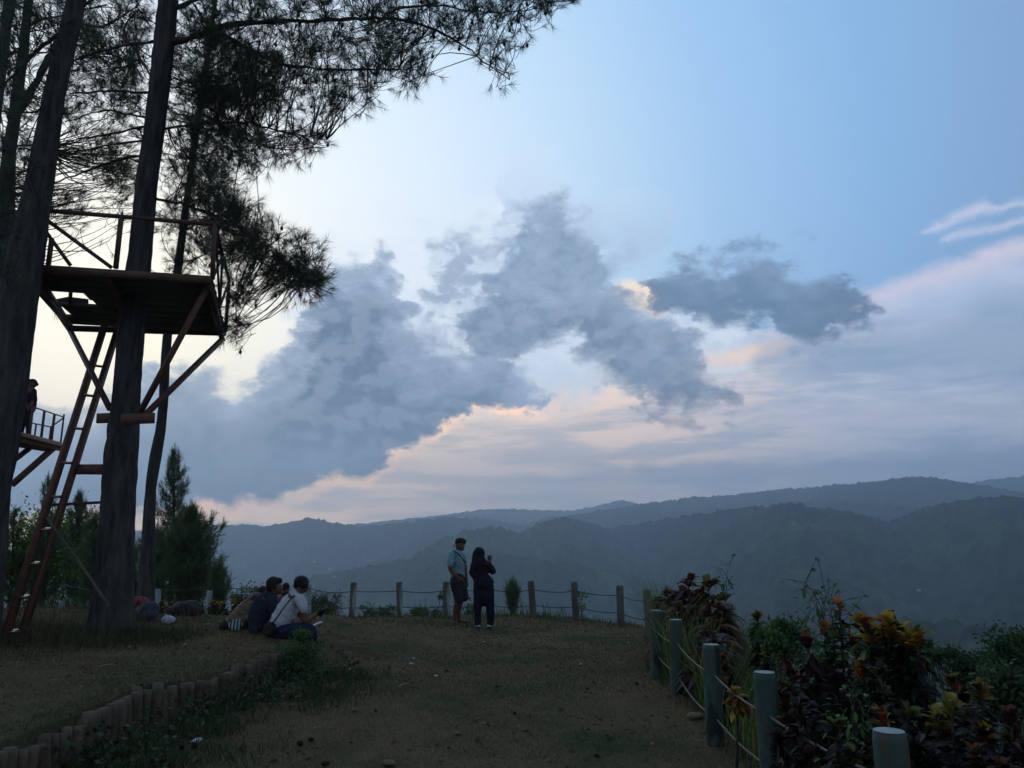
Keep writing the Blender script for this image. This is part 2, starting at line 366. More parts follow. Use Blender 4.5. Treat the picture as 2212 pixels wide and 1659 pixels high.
def ground_col(nt, noise, mixc, ramp, col):
    g = ramp(noise(.45, 8), .48, .62)
    col = mixc(g, col, (.042, .058, .026))
    soil = ramp(noise(.8, 10), .57, .70)
    col = mixc(soil, col, (.10, .074, .050))
    return mixc(ramp(noise(38, 4), .52, .72), col, (.035, .03, .021))
MT['ground'] = mat('trodden_grass_ground', (.095, .073, .042), (.13, .10, .056), 1.6, .98, 1., 50, spec=.05, extra=ground_col)
def hill_col(nt, noise, mixc, ramp, col):
    m = ramp(noise(.0035, 6), .52, .66)
    col = mixc(m, col, (.085, .12, .05))
    col = mixc(ramp(noise(.012, 6), .50, .60), col, (.012, .02, .014))
    return mixc(ramp(noise(.035, 4), .42, .62), col, (.014, .022, .013))
MT['hills'] = mat('forested_hills', (.022, .036, .020), (.050, .072, .034), .012, 1., .0, 1, spec=0., extra=hill_col)
# ------------------------------------------------------------------ fence plan (needed for the ground)
POST_TOPS_R = [(1920, 1580, 58, 'p'), (1651, 1453, 42, 'p'), (1536, 1393, 34, 'p'), (1460, 1339, 27, 'p'), (1417, 1319, 23, 'p'), (1408, 1297, 20, 'w'), (1423, 1287, 19, 'p'), (1400, 1274, 17, 'w')]
POST_TOPS_B = [(1339, 1265, 15, 'w'), (1243, 1257, 13, 'w'), (1152, 1255, 13, 'w'), (1058, 1255, 12, 'w'), (966, 1256, 12, 'm'), (866, 1257, 11, 'm'), (763, 1258, 11, 'm'), (669, 1262, 10, 'l'),
               (580, 1266, 10, 'l'), (449, 1276, 12, 'l'), (343, 1272, 12, 'l'), (135, 1298, 10, 'l')]
PH = .73
RP = [PZ(x, y, PH) for x, y, w, k in POST_TOPS_R]
BP = [PZ(x, y, PH if i < 7 else PH - .12 - .02 * (i - 7)) for i, (x, y, w, k) in enumerate(POST_TOPS_B)]
BP[9][:] = PY(449, 1276, 17.2); BP[10][:] = PY(343, 1272, 16.8); BP[11][:] = PY(135, 1298, 18.5); BP[8][:] = PY(580, 1266, 17.4); BP[7][:] = PY(669, 1262, 17.0)
ry = np.array([p[1] for p in RP]); rx = np.array([p[0] for p in RP])
bx_ = np.array([p[0] for p in BP][::-1]); by_ = np.array([p[1] for p in BP][::-1])
WALL = [(-60, 1640), (0, 1608), (56, 1590), (100, 1574), (153, 1552), (194, 1530), (219, 1521), (259, 1505), (281, 1490), (312, 1479), (362, 1471), (416, 1463), (469, 1449), (512, 1436), (550, 1420), (581, 1411), (622, 1402)]
TZ = .30
WW = np.array([PZ(x, y, TZ + .02) for x, y in WALL])
WEND = WW[-1]
def G(x, y):
    x = np.asarray(x, float); y = np.asarray(y, float)
    xb = np.interp(y, WW[:, 1], WW[:, 0], left=WW[0, 0])
    xb = np.where(y < WW[0, 1], WW[0, 0] - (WW[0, 1] - y) * .9, xb)
    xb = np.where(y > WEND[1], WEND[0] + .12 * (y - WEND[1]), xb)
    w = .07 + 3.2 * sst(y, WEND[1] - .1, WEND[1] + 4)
    t = sst(xb - x, -w * .55, w * .45)
    z = TZ * t * (1 - sst(y, 12.5, 17))
    z = z + .10 * sst(-x, 3, 9) * sst(y, 6, 12) * (1 - sst(y, 12.5, 17))
    xr = np.interp(y, ry, rx); yb = np.interp(x, bx_, by_)
    d1 = np.maximum(x - xr - .10, 0); d2 = np.maximum(y - yb - .55, 0)
    d = np.sqrt(d1 ** 2 + d2 ** 2 + .0) ; d = np.where((d1 > 0) & (d2 > 0), d, np.maximum(d1, d2))
    z = z - (.42 * d + .045 * d ** 1.6)
    n = (fbm(x * 1.1, y * 1.1, 4, 3) - .5) * .07 + (fbm(x * 6, y * 6, 2, 8) - .5) * .02
    return z + n * (1 + np.minimum(d, 6))
def ground():
    xs = np.unique(np.concatenate([np.linspace(-60, -9, 60), np.linspace(-9, 7, 330), np.linspace(7, 60, 80)]))
    ys = np.unique(np.concatenate([np.linspace(-40, 3, 40), np.linspace(3, 24, 420), np.linspace(24, 90, 80)]))
    X, Y = np.meshgrid(xs, ys); Z = G(X, Y)
    n = len(xs); i = np.arange(len(ys) - 1)[:, None] * n; j = np.arange(n - 1)[None]
    Fq = np.stack([i + j, i + j + 1, i + n + j + 1, i + n + j], -1).reshape(-1, 4)
    o = mesh_obj('ground', np.stack([X, Y, Z], -1).reshape(-1, 3), [Fq], MT['ground'], smooth=True); tag(o, kind='structure')
ground()

# ------------------------------------------------------------------ hills
RIDGES = [ # (distance, front slope, [(px,py)...])
    (5400, .20, [(640, 1150), (790, 1131), (870, 1122), (950, 1114), (1040, 1100), (1130, 1101), (1230, 1104), (1290, 1093), (1345, 1080), (1390, 1092), (1450, 1105), (1550, 1120)]),
    (5600, .20, [(1980, 1075), (2060, 1052), (2120, 1040), (2170, 1033), (2230, 1029), (2330, 1030), (2500, 1060)]),
    (3900, .28, [(1030, 1165), (1110, 1142), (1180, 1120), (1270, 1108), (1350, 1096), (1420, 1084), (1500, 1074), (1570, 1071), (1640, 1062), (1700, 1056), (1760, 1054), (1830, 1046), (1900, 1040), (1960, 1032), (2010, 1031), (2060, 1040), (2120, 1048), (2200, 1062), (2300, 1078), (2450, 1100)]),
    (3500, .30, [(150, 1165), (300, 1150), (450, 1142), (530, 1135), (560, 1138), (600, 1131), (640, 1128), (662, 1121), (685, 1122), (720, 1131), (800, 1136), (880, 1129), (960, 1117), (1040, 1121), (1120, 1133), (1200, 1150), (1320, 1175)]),
    (4500, .3, [(250, 1150), (450, 1137), (520, 1134), (600, 1140), (700, 1150), (850, 1160)]),
    (2900, .34, [(1480, 1150), (1560, 1120), (1640, 1105), (1720, 1085), (1800, 1078), (1880, 1085), (1960, 1095), (2040, 1130), (2120, 1150)]),
    (2150, .36, [(880, 1215), (930, 1180), (980, 1155), (1040, 1142), (1080, 1143), (1120, 1152), (1160, 1132), (1215, 1118), (1255, 1124), (1310, 1143), (1360, 1136), (1440, 1120), (1520, 1108), (1600, 1097), (1700, 1091), (1760, 1096), (1830, 1103), (1880, 1115), (1920, 1135), (1980, 1180)]),
    (1750, .38, [(1820, 1215), (1880, 1165), (1930, 1130), (1980, 1104), (2040, 1090), (2110, 1080), (2180, 1075), (2260, 1070), (2400, 1072), (2600, 1080)]),
    (1750, .34, [(560, 1290), (690, 1243), (760, 1226), (850, 1213), (940, 1200), (1050, 1196), (1150, 1205), (1300, 1230), (1450, 1262)]),
    (1450, .36, [(1500, 1300), (1600, 1262), (1680, 1240), (1740, 1231), (1800, 1240), (1880, 1270), (1960, 1300), (2060, 1330)]),
    (1250, .34, [(1980, 1330), (2080, 1285), (2160, 1255), (2260, 1230), (2400, 1215)]),
    (820, .34, [(1650, 1385), (1800, 1365), (1950, 1345), (2100, 1350), (2250, 1365), (2400, 1370)]),
]
def hills():
    na, nr = 1500, 440
    az = np.linspace(-47, 47, na); r = np.geomspace(34, 6600, nr)
    A, RR = np.meshgrid(az, r); X = RR * np.sin(np.radians(A)); Y = RR * np.cos(np.radians(A))
    floor = np.maximum(-8 - (RR - 30) * .62, -215 + 0 * RR) + (fbm(X / 420, Y / 420, 5, 20) - .5) * 110 * sst(RR, 150, 700)
    far = sst(RR, 2500, 8000); floor = floor + far * 90
    H = floor
    warp = fbm(X / 650 + 9, Y / 650, 5, 31) - .5
    for k, (D, sl, pts) in enumerate(RIDGES):
        ae = np.array([AE(*p) for p in pts])
        elc = np.interp(A, ae[:, 0], ae[:, 1])
        out = np.maximum(ae[0, 0] - A, 0) + np.maximum(A - ae[-1, 0], 0)
        Dd = D * (1 + .10 * np.sin(A * .21 + k * 2.1) + .10 * (fbm(A * .35, k * 7.7 + 0 * A, 3, 50 + k) - .5))
        cz = CH + Dd * np.tan(np.radians(elc)) - out * D * .022
        dd = RR - Dd
        s = np.where(dd < 0, sl, sl * 1.1)
        dist = np.sqrt(dd ** 2 + (.02 * D) ** 2) - .02 * D
        below = s * dist
        rid = np.abs(fbm(X / (130 + D * .10), Y / (130 + D * .10), 5, 70 + k) - .5) * 2
        h = cz - below * np.maximum(1 + 2.1 * (rid - .22) + 1.6 * np.clip(warp, -.3, .3), .62)
        H = np.maximum(H, h)
    canopy = (fbm(X / 24, Y / 24, 3, 90, .65) - .5) * 26 + (vn(X / 9, Y / 9, 95) - .5) * 8
    H = H + canopy * sst(RR, 60, 400)
    i = np.arange(nr - 1)[:, None] * na; j = np.arange(na - 1)[None]
    Fq = np.stack([i + j, i + j + 1, i + na + j + 1, i + na + j], -1).reshape(-1, 4)
    o = mesh_obj('hills', np.stack([X, Y, H], -1).reshape(-1, 3), [Fq], MT['hills'], smooth=True); tag(o, kind='structure')
    def at(px, r0):
        a = AE(px, 1200)[0]; ja = int(np.argmin(abs(az - a))); jr = int(np.argmin(abs(r - r0)))
        return X[jr, ja], Y[jr, ja], H[jr, ja]
    def hit(px, py):                              # first terrain sample under a sight line
        a, e = AE(px, py); ja = int(np.argmin(abs(az - a)))
        el = np.degrees(np.arctan2(H[:, ja] - CH, RR[:, ja])); ok = np.where((el > e) & (r > 250))[0]
        jr = ok[0] if len(ok) else 200
        return np.array([X[jr, ja], Y[jr, ja], H[jr, ja]])
    return hit
HIT = hills()

# haze: one box of even, pale air round camera and scene
def haze():
    mb = MB(); mb.box((0, 2400, 150), (13000, 9000, 1060))
    m = bpy.data.materials.new('valley_haze'); m.use_nodes = True; nt = m.node_tree; nt.nodes.clear()
    v = nt.nodes.new('ShaderNodeVolumePrincipled'); v.inputs['Color'].default_value = (.66, .82, 1., 1)
    v.inputs['Density'].default_value = HAZE; v.inputs['Anisotropy'].default_value = .45
    o = nt.nodes.new('ShaderNodeOutputMaterial'); nt.links.new(v.outputs[0], o.inputs['Volume'])
    ob = mb.build('haze', m); tag(ob, kind='stuff')
HAZE = 2.5e-4
haze()
# ------------------------------------------------------------------ vegetation builders
FWD = np.array([0, CT, ST]); CAM = np.array([0, 0, CH])
def depth(P): return float((np.asarray(P) - CAM) @ FWD)
def path(pts, n):
    pts = np.asarray(pts, float); d = np.concatenate([[0], np.cumsum(np.linalg.norm(np.diff(pts[:, :3], axis=0), axis=1))])
    t = np.linspace(0, d[-1], n); tt = d
    out = np.stack([np.interp(t, tt, pts[:, k]) for k in range(pts.shape[1])], 1)
    for _ in range(2):
        out[1:-1] = (out[:-2] + 2 * out[1:-1] + out[2:]) / 4
    return out
def unit(v): v = np.asarray(v, float); return v / (np.linalg.norm(v, axis=-1, keepdims=True) + 1e-9)
def perp(D, g=None):
    g = rng if g is None else g
    r = g.normal(size=D.shape); return unit(np.cross(D, r))
def needles(mb, P, D, k=22, L=.19, w=.0045, spread=.75, shaft=.10, col=(.5, .5, .5)):
    P = np.repeat(P, k, 0); D = np.repeat(unit(D), k, 0); n = len(P)
    base = P + D * (rng.random((n, 1)) - .75) * shaft
    nd = unit(D * (1 - .2 * rng.random((n, 1))) + perp(D) * spread * (rng.random((n, 1)) ** .6 * 1.5))
    nd = unit(nd + np.array([0, 0, -.15]))
    ln = L * (.65 + .5 * rng.random((n, 1))); wd = perp(nd) * w * .5
    V = np.stack([base - wd, base + wd, base + nd * ln], 1).reshape(-1, 3)
    mb.add(V, np.arange(3 * n).reshape(-1, 3), np.asarray(col))
def leaves(mb, P, D, U, L, W, col, fold=.25, droop=.25):
    """broad leaves: P base, D direction, U rough upward normal, per-leaf length, width, colour"""
    D = unit(D); S = unit(np.cross(D, U)); N = np.cross(S, D); n = len(P)
    L = np.broadcast_to(np.asarray(L, float), (n,)); W = np.broadcast_to(np.asarray(W, float), (n,))
    us = np.array([0, .2, .45, .75, 1.]); ws = np.array([.12, .80, 1., .84, .06]) * .5
    V = []
    for u, w_ in zip(us, ws):
        c = P + D * (L * u)[:, None] - np.array([0, 0, 1.]) * (droop * L * u * u)[:, None]
        lift = N * (fold * w_ * W)[:, None]
        V += [c - S * (w_ * W)[:, None] + lift, c, c + S * (w_ * W)[:, None] + lift]
    V = np.stack(V, 1); b = np.arange(n)[:, None] * 15; F_ = []
    for i in range(4):
        for s in (0, 1):
            a = i * 3 + s; F_.append(np.stack([b[:, 0] + a, b[:, 0] + a + 1, b[:, 0] + a + 4, b[:, 0] + a + 3], 1))
    C = np.repeat(np.broadcast_to(np.asarray(col, float), (n, 3)), 15, 0).reshape(-1, 3)
    mb.add(V.reshape(-1, 3), np.concatenate(F_), C)
def small_leaves(mb, P, L=.03, col=(.05, .08, .03), var=.3, D=None):
    n = len(P); D = unit(rng.normal(size=(n, 3)) + [0, 0, .2]) if D is None else unit(D); S = perp(D)
    l = L * (.6 + .8 * rng.random((n, 1))); w = l * .28
    V = np.stack([P, P + D * l * .5 - S * w, P + D * l, P + D * l * .5 + S * w], 1).reshape(-1, 3)
    c = np.clip(np.asarray(col) * (1 + var * rng.normal(size=(n, 1))), .005, 1) * (1 + .12 * rng.normal(size=(n, 3)))
    mb.add(V, np.arange(4 * n).reshape(-1, 4), np.repeat(np.clip(c, .003, 1), 4, 0))
def inpoly(poly, n):
    poly = np.asarray(poly, float); lo, hi = poly.min(0), poly.max(0); out = []
    while len(out) < n:
        p = lo + rng.random((n * 3, 2)) * (hi - lo); ins = np.zeros(len(p), bool); j = len(poly) - 1
        for i in range(len(poly)):
            a, b = poly[i], poly[j]
            c = ((a[1] > p[:, 1]) != (b[1] > p[:, 1])) & (p[:, 0] < (b[0] - a[0]) * (p[:, 1] - a[1]) / (b[1] - a[1] + 1e-12) + a[0])
            ins ^= c; j = i
        out += list(p[ins])
    return np.array(out[:n])

def trunk_mesh(pts, Y, parent, name='trunk', m='bark', n=44, flare=0., rough=.09, seed=0, step=.05):
    P = []
    for p in pts:
        q = PY(p[0], p[1], p[3] if len(p) > 3 else Y); P.append([*q, .90 * p[2] / 2 * depth(q) / F])
    P = np.array(P); L = np.linalg.norm(np.diff(P[:, :3], axis=0), axis=1).sum()
    Q = path(P, max(int(L / step), 8)); z = Q[:, 2]; a = np.arange(n) / n * 2 * np.pi
    A, Zz = np.meshgrid(a, z)
    u = np.cos(A) * 2.2 + 5; v = np.sin(A) * 2.2 + 5
    plate = np.abs(fbm(u * 2 + Zz * .25, v * 2 + Zz * 1.4, 4, seed) - .5) * 2
    d = 1 + rough * (plate - .35) * 2 + .05 * (fbm(u * .6, Zz * .5, 3, seed + 9) - .5)
    if flare:
        h = np.clip((Zz - z.min()) / 1.1, 0, 1); d = d + flare * (1 - h) ** 2.2 * (.35 + .9 * np.clip(np.sin(A * 3 + seed) * .5 + .5 + .3 * np.sin(A * 5 + 1), 0, 1.3))
        d = d + .05 * np.sin(A * 4 + seed) * (1 - np.clip((Zz - z.min()) / 3.5, 0, 1))
    mb = MB(); mb.tube(Q[:, :3], Q[:, 3], n, disp=d)
    o = mb.build(name, MT[m], parent, smooth=False); return o, Q
def limb(pts, Y, parent, name='branch', n=9):
    P = []
    for p in pts:
        q = PY(p[0], p[1], p[3] if len(p) > 3 else Y); P.append([*q, max(p[2], 1.0) / 2 * depth(q) / F])
    P = np.array(P); L = np.linalg.norm(np.diff(P[:, :3], axis=0), axis=1).sum()
    Q = path(P, max(int(L / .12), 5)); Q[1:-1, :3] += rng.normal(size=(len(Q) - 2, 3)) * .008
    mb = MB(); mb.tube(Q[:, :3], Q[:, 3] * (1 + .12 * rng.normal(size=len(Q))), n)
    mb.build(name, MT['branch'], parent, smooth=True); return Q
def crown(parent, regions, anchors, tall, dark=1.):
    """clusters of needle tufts, each on a twig that grows from the nearest limb or trunk"""
    nd, tw, cn = MB(), MB(), MB()
    A = np.concatenate([a[:, :3] for a in anchors])
    for poly, ncl, Y0, dY, per in regions:
        pc = inpoly(poly, int(ncl * 1.35))
        for p in pc:
            c = PY(p[0], p[1], Y0 + rng.uniform(-dY, dY)); dist = np.linalg.norm(A - c, axis=1) + .35 * np.maximum(A[:, 2] - c[2], 0)
            a = A[np.argmin(dist * (1 + .25 * rng.random(len(A))))]
            out = unit(c - a); ln = np.linalg.norm(c - a)
            if ln > .25:
                mid = (a + c) / 2 + np.array([0, 0, -.10 * min(ln, 2)]) + rng.normal(size=3) * (.04 + .09 * ln)
                B = path(np.array([a, mid, c]), 6); tw.tube(B, np.linspace(.006 + .004 * min(ln, 3), .004, 6), 4, cap=False)
            out2 = unit(out * .7 + np.array([0, 0, .15]) + rng.normal(size=3) * .25)
            m = max(2, int(per * rng.uniform(.6, 1.4)))
            D = unit(out2 + rng.normal(size=(m, 3)) * .65 + [0, 0, .22]); st_ = c - out2 * rng.random((m, 1)) * .45
            e = st_ + D * rng.uniform(.12, .34, (m, 1))
            for s_, e_ in zip(st_, e): tw.tube(np.array([s_, (s_ + e_) / 2 + [0, 0, -.015], e_]), [.0045, .004, .0035], 3, cap=False)
            needles(nd, e, D, 30, .19, .0042)
            if rng.random() < .25:
                tw.ball(e[0] + [0, 0, -.05], (.024, .024, .034), 6, 5)  # pine cone, joined into the twigs mesh
    nd.build('needles', MT['needle'], parent); tw.build('twigs', MT['branch'], parent)
def base_of(px, py, Y):
    q = PY(px, py, Y); return (float(q[0]), float(q[1]), float(G(q[0], q[1])))

# ---- the big pines on the left
T1 = empty('pine_tree', base_of(-55, 1400, 9.2), 'thick dark pine trunk rising along the left edge of the photo, by the ladder foot', 'pine tree', 'tall pines')
o, q1 = trunk_mesh([(-68, 1480, 124), (-60, 1400, 112), (-40, 1180, 106), (-30, 1050, 104), (0, 900, 98), (17, 818, 92), (36, 680, 84), (56, 553, 80), (84, 403, 60), (118, 200, 46), (165, 0, 40), (215, -230, 38), (250, -420, 26)], 9.2, T1, seed=1)
b1 = [limb(b, 9.2, T1) for b in [[(60, 540, 5), (20, 570, 3), (-20, 590, 2)], [(150, 60, 9), (90, 100, 7, 9.6), (45, 150, 5, 10), (-10, 200, 3, 10)], [(120, 220, 7), (60, 250, 4, 8.8), (0, 240, 2, 8.6)],
      [(165, 20, 8), (230, -20, 5), (320, -60, 3)]]]
crown(T1, [([(-20, -40), (135, -40), (110, 120), (95, 300), (70, 430), (50, 560), (-20, 600)], 66, 9.6, 1.2, 6)], [q1[60:]] + b1, 1)

T2 = empty('pine_tree', base_of(240, 1370, 10.6), 'largest pine, its flared trunk passing up through the platform deck, long limb over the clearing', 'pine tree', 'tall pines')
o, q2 = trunk_mesh([(236, 1415, 100), (240, 1365, 92), (245, 1280, 88), (249, 1190, 83), (261, 1000, 75), (271, 870, 63), (278, 777, 58), (283, 700, 60), (303, 545, 54), (316, 403, 51), (331, 300, 47), (352, 120, 46), (366, -20, 44), (385, -200, 38), (400, -380, 26)], 10.6, T2, flare=.42, seed=2, n=56, rough=.11)
b2 = [limb(b, 10.6, T2) for b in [
    [(360, 95, 16), (395, 88, 14), (450, 66, 13), (520, 50, 11), (590, 46, 10), (700, 45, 9), (770, 40, 8), (830, 37, 7, 10.4), (890, 46, 6, 10.2), (960, 72, 5, 10.2), (1030, 118, 3, 10.2), (1100, 172, 2, 10.2)],
    [(828, 37, 6, 10.4), (850, 20, 5), (880, 12, 5), (960, 12, 4), (1060, 30, 3), (1140, 25, 2), (1185, 3, 2)],
    [(440, 60, 10), (490, 80, 9, 10.9), (560, 118, 8, 11.1), (610, 140, 7, 11.3), (700, 150, 5, 11.4), (860, 150, 3, 11.4)],
    [(352, 30, 11), (420, 0, 9), (520, -25, 7), (700, -30, 5), (900, -20, 3)],
    [(330, 90, 6), (250, 102, 5, 11), (160, 130, 3, 11.4)], [(338, 200, 6), (240, 197, 5, 11), (150, 203, 3, 11.3)],
    [(325, 270, 6), (270, 284, 5, 10.9), (170, 299, 3, 11.2)], [(312, 335, 7), (250, 345, 6, 10.9), (185, 372, 4, 11.1), (112, 396, 3, 11.2)],
    [(322, 303, 5), (235, 314, 4, 10.8), (125, 335, 2, 11)], [(345, 280, 5), (420, 268, 5), (520, 262, 4), (640, 290, 3), (705, 302, 2)],
    [(318, 255, 5), (230, 236, 4, 11), (140, 262, 2, 11.4)], [(330, 170, 4), (260, 60, 4, 11), (300, 20, 3, 11)],
    [(335, 430, 6), (400, 440, 5, 10.9), (470, 470, 4, 11), (560, 520, 3, 11), (660, 600, 2, 11)]]]
A_ = [q2[150:]] + b2
crown(T2, [([(380, -40), (700, -40), (880, -20), (910, 70), (918, 175), (868, 212), (800, 235), (765, 262), (700, 240), (640, 246), (560, 240), (400, 270)], 250, 10.9, 1.2, 7),
    ([(880, -30), (1215, -30), (1190, 10), (1140, 40), (1130, 80), (1100, 105), (1095, 170), (1060, 145), (1000, 95), (940, 70), (890, 60)], 62, 10.3, .8, 6),
    ([(400, 250), (560, 250), (690, 285), (715, 305), (690, 330), (620, 362), (560, 375), (520, 400), (400, 420)], 60, 11, 1., 6),
    ([(420, 60), (560, 90), (640, 160), (600, 230), (430, 230)], 60, 11.1, .9, 7),
    ([(440, 400), (500, 410), (545, 470), (600, 490), (645, 505), (690, 550), (708, 600), (688, 638), (650, 610), (590, 615), (540, 595), (480, 560), (430, 500)], 64, 11, .8, 7),
    ([(490, 580), (522, 620), (518, 700), (500, 742), (484, 730), (488, 650)], 26, 11.6, .5, 5), ([(560, 560), (700, 570), (712, 605), (690, 655), (640, 640), (580, 640)], 26, 11., .6, 6),
    ([(130, 60), (320, 60), (310, 240), (130, 250)], 30, 11.3, .8, 6), ([(1100, -30), (1250, -30), (1235, 6), (1150, 50)], 12, 10.3, .5, 5)], A_, 1)

T3 = empty('pine_tree', base_of(316, 1320, 13.8), 'slimmer pine with a bent trunk just right of the largest pine', 'pine tree', 'tall pines')
o, q3 = trunk_mesh([(311, 1345, 44), (313, 1310, 38), (320, 1190, 32), (322, 1120, 27), (326, 1050, 24), (336, 985, 28), (347, 930, 23), (353, 870, 22), (357, 777, 21), (362, 720, 21), (383, 590, 19), (408, 403, 15), (421, 300, 13.5), (452, 100, 11), (463, 20, 10), (475, -80, 7)], 13.8, T3, flare=.3, seed=3, n=30)
b3 = [limb(b, 13.8, T3) for b in [[(437, 195, 4), (480, 165, 4), (540, 128, 3), (590, 110, 2)], [(443, 150, 4), (490, 122, 3), (560, 108, 2)], [(430, 275, 5), (500, 290, 4), (600, 325, 3), (705, 318, 2)],
    [(402, 440, 4), (440, 425, 4), (480, 400, 3)], [(395, 500, 5), (430, 480, 4), (470, 455, 3)], [(425, 275, 4), (400, 260, 3), (350, 258, 2)], [(412, 345, 3), (380, 335, 3), (345, 330, 2)],
    [(385, 570, 4), (420, 560, 3), (480, 530, 3), (560, 520, 2)], [(450, 110, 4), (520, 60, 3), (620, 30, 2)]]]
crown(T3, [([(350, 60), (480, 40), (540, 150), (560, 260), (500, 330), (360, 350)], 48, 13.8, 1.3, 8), ([(420, 200), (560, 230), (560, 360), (440, 400)], 35, 13.9, 1., 8),
    ([(345, 330), (480, 330), (520, 420), (540, 500), (500, 590), (400, 600), (335, 590), (335, 420)], 70, 13.9, 1.2, 8),
    ([(480, 400), (560, 470), (600, 560), (520, 590)], 30, 13.8, 1., 7)], [q3[180:]] + b3, 1)

T4 = empty('pine_tree', base_of(-60, 1330, 14.5), 'slender forked pine left of the thick left-edge trunk', 'pine tree', 'tall pines')
o, q4 = trunk_mesh([(-75, 1360, 40), (-50, 900, 36), (-8, 520, 32), (8, 403, 29), (25, 300, 27), (38, 200, 25), (52, 100, 20), (62, 0, 19), (72, -150, 15)], 14.5, T4, seed=4, n=28)
b4 = [limb(b, 14.5, T4) for b in [[(44, 238, 16), (62, 205, 16), (85, 165, 15), (110, 120, 15), (150, 40, 13), (185, -60, 10)], [(64, 55, 6), (90, 42, 5), (140, 32, 4), (230, 10, 3)], [(40, 110, 5), (10, 125, 4)],
    [(150, 50, 6), (230, 60, 5), (300, 10, 3)], [(20, 320, 5), (60, 310, 4), (90, 320, 3)], [(160, 30, 5), (200, 100, 4), (290, 140, 3)]]]
crown(T4, [([(115, -40), (330, -40), (325, 110), (300, 130), (140, 110)], 90, 14.5, 1.4, 7), ([(120, 110), (315, 130), (300, 280), (240, 260), (110, 250)], 70, 14.3, 1.4, 6),
    ([(150, 260), (300, 290), (290, 390), (200, 370), (130, 330)], 36, 14.2, 1.2, 6), ([(230, 340), (300, 330), (290, 465), (255, 450), (225, 400)], 24, 14.2, .8, 6),
    ([(115, 400), (180, 415), (200, 440), (180, 500), (120, 455)], 16, 14.2, .8, 5), ([(240, 455), (275, 470), (260, 510), (235, 480)], 4, 14.2, .4, 4),
    ([(-20, 100), (60, 120), (60, 400), (-20, 480)], 22, 14.8, 1, 7)], [q4[100:]] + b4, 1)
T5 = empty('pine_tree', base_of(-90, 1320, 17.), 'farthest pine at the top left corner, only its upper trunk in view', 'pine tree', 'tall pines')
o, q5 = trunk_mesh([(-110, 1340, 34), (-60, 600, 30), (0, 170, 25), (10, 80, 24), (22, -20, 22), (30, -150, 17)], 17., T5, seed=5, n=24)
b5 = [limb(b, 17., T5) for b in [[(10, 120, 4), (40, 105, 3), (60, 95, 2)], [(14, 50, 4), (60, 70, 3), (110, 60, 2)]]]
crown(T5, [([(-20, -30), (60, -30), (60, 60), (20, 200), (-20, 260)], 18, 17, 1.2, 7)], [q5[150:]] + b5, 1)

# ---- young pines and broadleaf trees beyond the fence
def young_pine(top, base, halfw, Y, label, cand=26, cone=1.2, my='needle_y', mid=.55, lean=0., per=3, gap=0.):
    """upright young pine with candle-like shoots; top/base/halfw in frame units"""
    tb = PY(base[0], base[1], Y); tt = PY(top[0], top[1], Y); H = tt[2] - tb[2]; s = pxm(Y); hw = halfw / s
    gz = float(G(tb[0], tb[1])); t = empty('young_pine', (tb[0], tb[1], gz), label, 'young pine', 'young pines beyond the fence')
    P = np.array([[tb[0], tb[1], gz - .1, .05 + .012 * H], [*(tb * .5 + tt * .5), .03 + .006 * H], [*tt, .01]])
    Q = path(P, 24); m = MB(); m.tube(Q[:, :3], Q[:, 3], 8); m.build('trunk', MT['branch'], t, smooth=True)
    nd, tw = MB(), MB(); ph = rng.random() * 6
    for i in range(cand):
        f = gap + (1 - gap) * (i + rng.random()) / cand; z = tb[2] + H * f; c = np.array([np.interp(z, Q[:, 2], Q[:, k]) for k in range(2)] + [z])
        ext = hw * (np.clip((1 - f) * cone, 0, 1) ** .75) * (.35 + .8 * rng.random()) * (1 - .5 * max(0, (mid - f)) / mid * 0.6); a = ph + i * 2.4
        o_ = np.array([math.cos(a), math.sin(a), 0]); tip = c + o_ * ext + [0, 0, ext * .38 + .12]; md = c + o_ * ext * .65 + [0, 0, ext * .08]
        B = path(np.array([c, md, tip]), 8); tw.tube(B, np.linspace(.012, .004, 8), 4, cap=False)
        D = unit(np.gradient(B, axis=0)); k = int(3 + ext * 9)
        idx = rng.integers(2, 8, k * per); PP = B[idx] + rng.normal(size=(len(idx), 3)) * (.03 + .06 * ext); DD = unit(D[idx] + rng.normal(size=(len(idx), 3)) * .35 + [0, 0, .35])
        needles(nd, PP, DD, 14, .17, .010 if Y > 18 else .008, .45, .2)
        needles(nd, B[-1:] + [0, 0, .1], np.array([[0, 0, 1.]]) + .15 * rng.normal(size=(1, 3)), 22, .16, .009, .35, .3)
    needles(nd, Q[-4:, :3], np.tile([0, 0, 1.], (4, 1)), 22, .16, .009, .35, .3)
    nd.build('needles', MT[my], t); tw.build('twigs', MT['branch'], t); return t
young_pine((376, 980), (374, 1312), 50, 21, 'tall narrow young pine spire right of the bent pine trunk', 60, 1.6, gap=.16, per=3)
young_pine((412, 1108), (408, 1312), 66, 20, 'broad bushy young pine directly beside the mountains, right of the spire', 96, 2.6, per=4)
young_pine((340, 1150), (345, 1310), 44, 22, 'shorter bushy young pine half hidden behind the bent trunk', 46, 3., per=4)
young_pine((472, 1235), (470, 1318), 24, 19, 'small young pine left of the seated group', 34, 1.8, per=3)
young_pine((104, 1040), (100, 1310), 46, 24, 'young pine seen between the ladder rails', 46, 1.7)
young_pine((172, 1075), (168, 1310), 46, 23, 'young pine with rising shoots between ladder and largest trunk', 50, 2., per=4)
young_pine((205, 1120), (200, 1310), 38, 21, 'young pine close against the left side of the largest trunk', 40, 2.)
young_pine((290, 1190), (296, 1310), 28, 24, 'young pine in the narrow gap between the largest and the bent trunk', 26, 2.)
young_pine((30, 1110), (26, 1310), 40, 24, 'young pine behind the ladder foot at the left edge', 36, 2.)
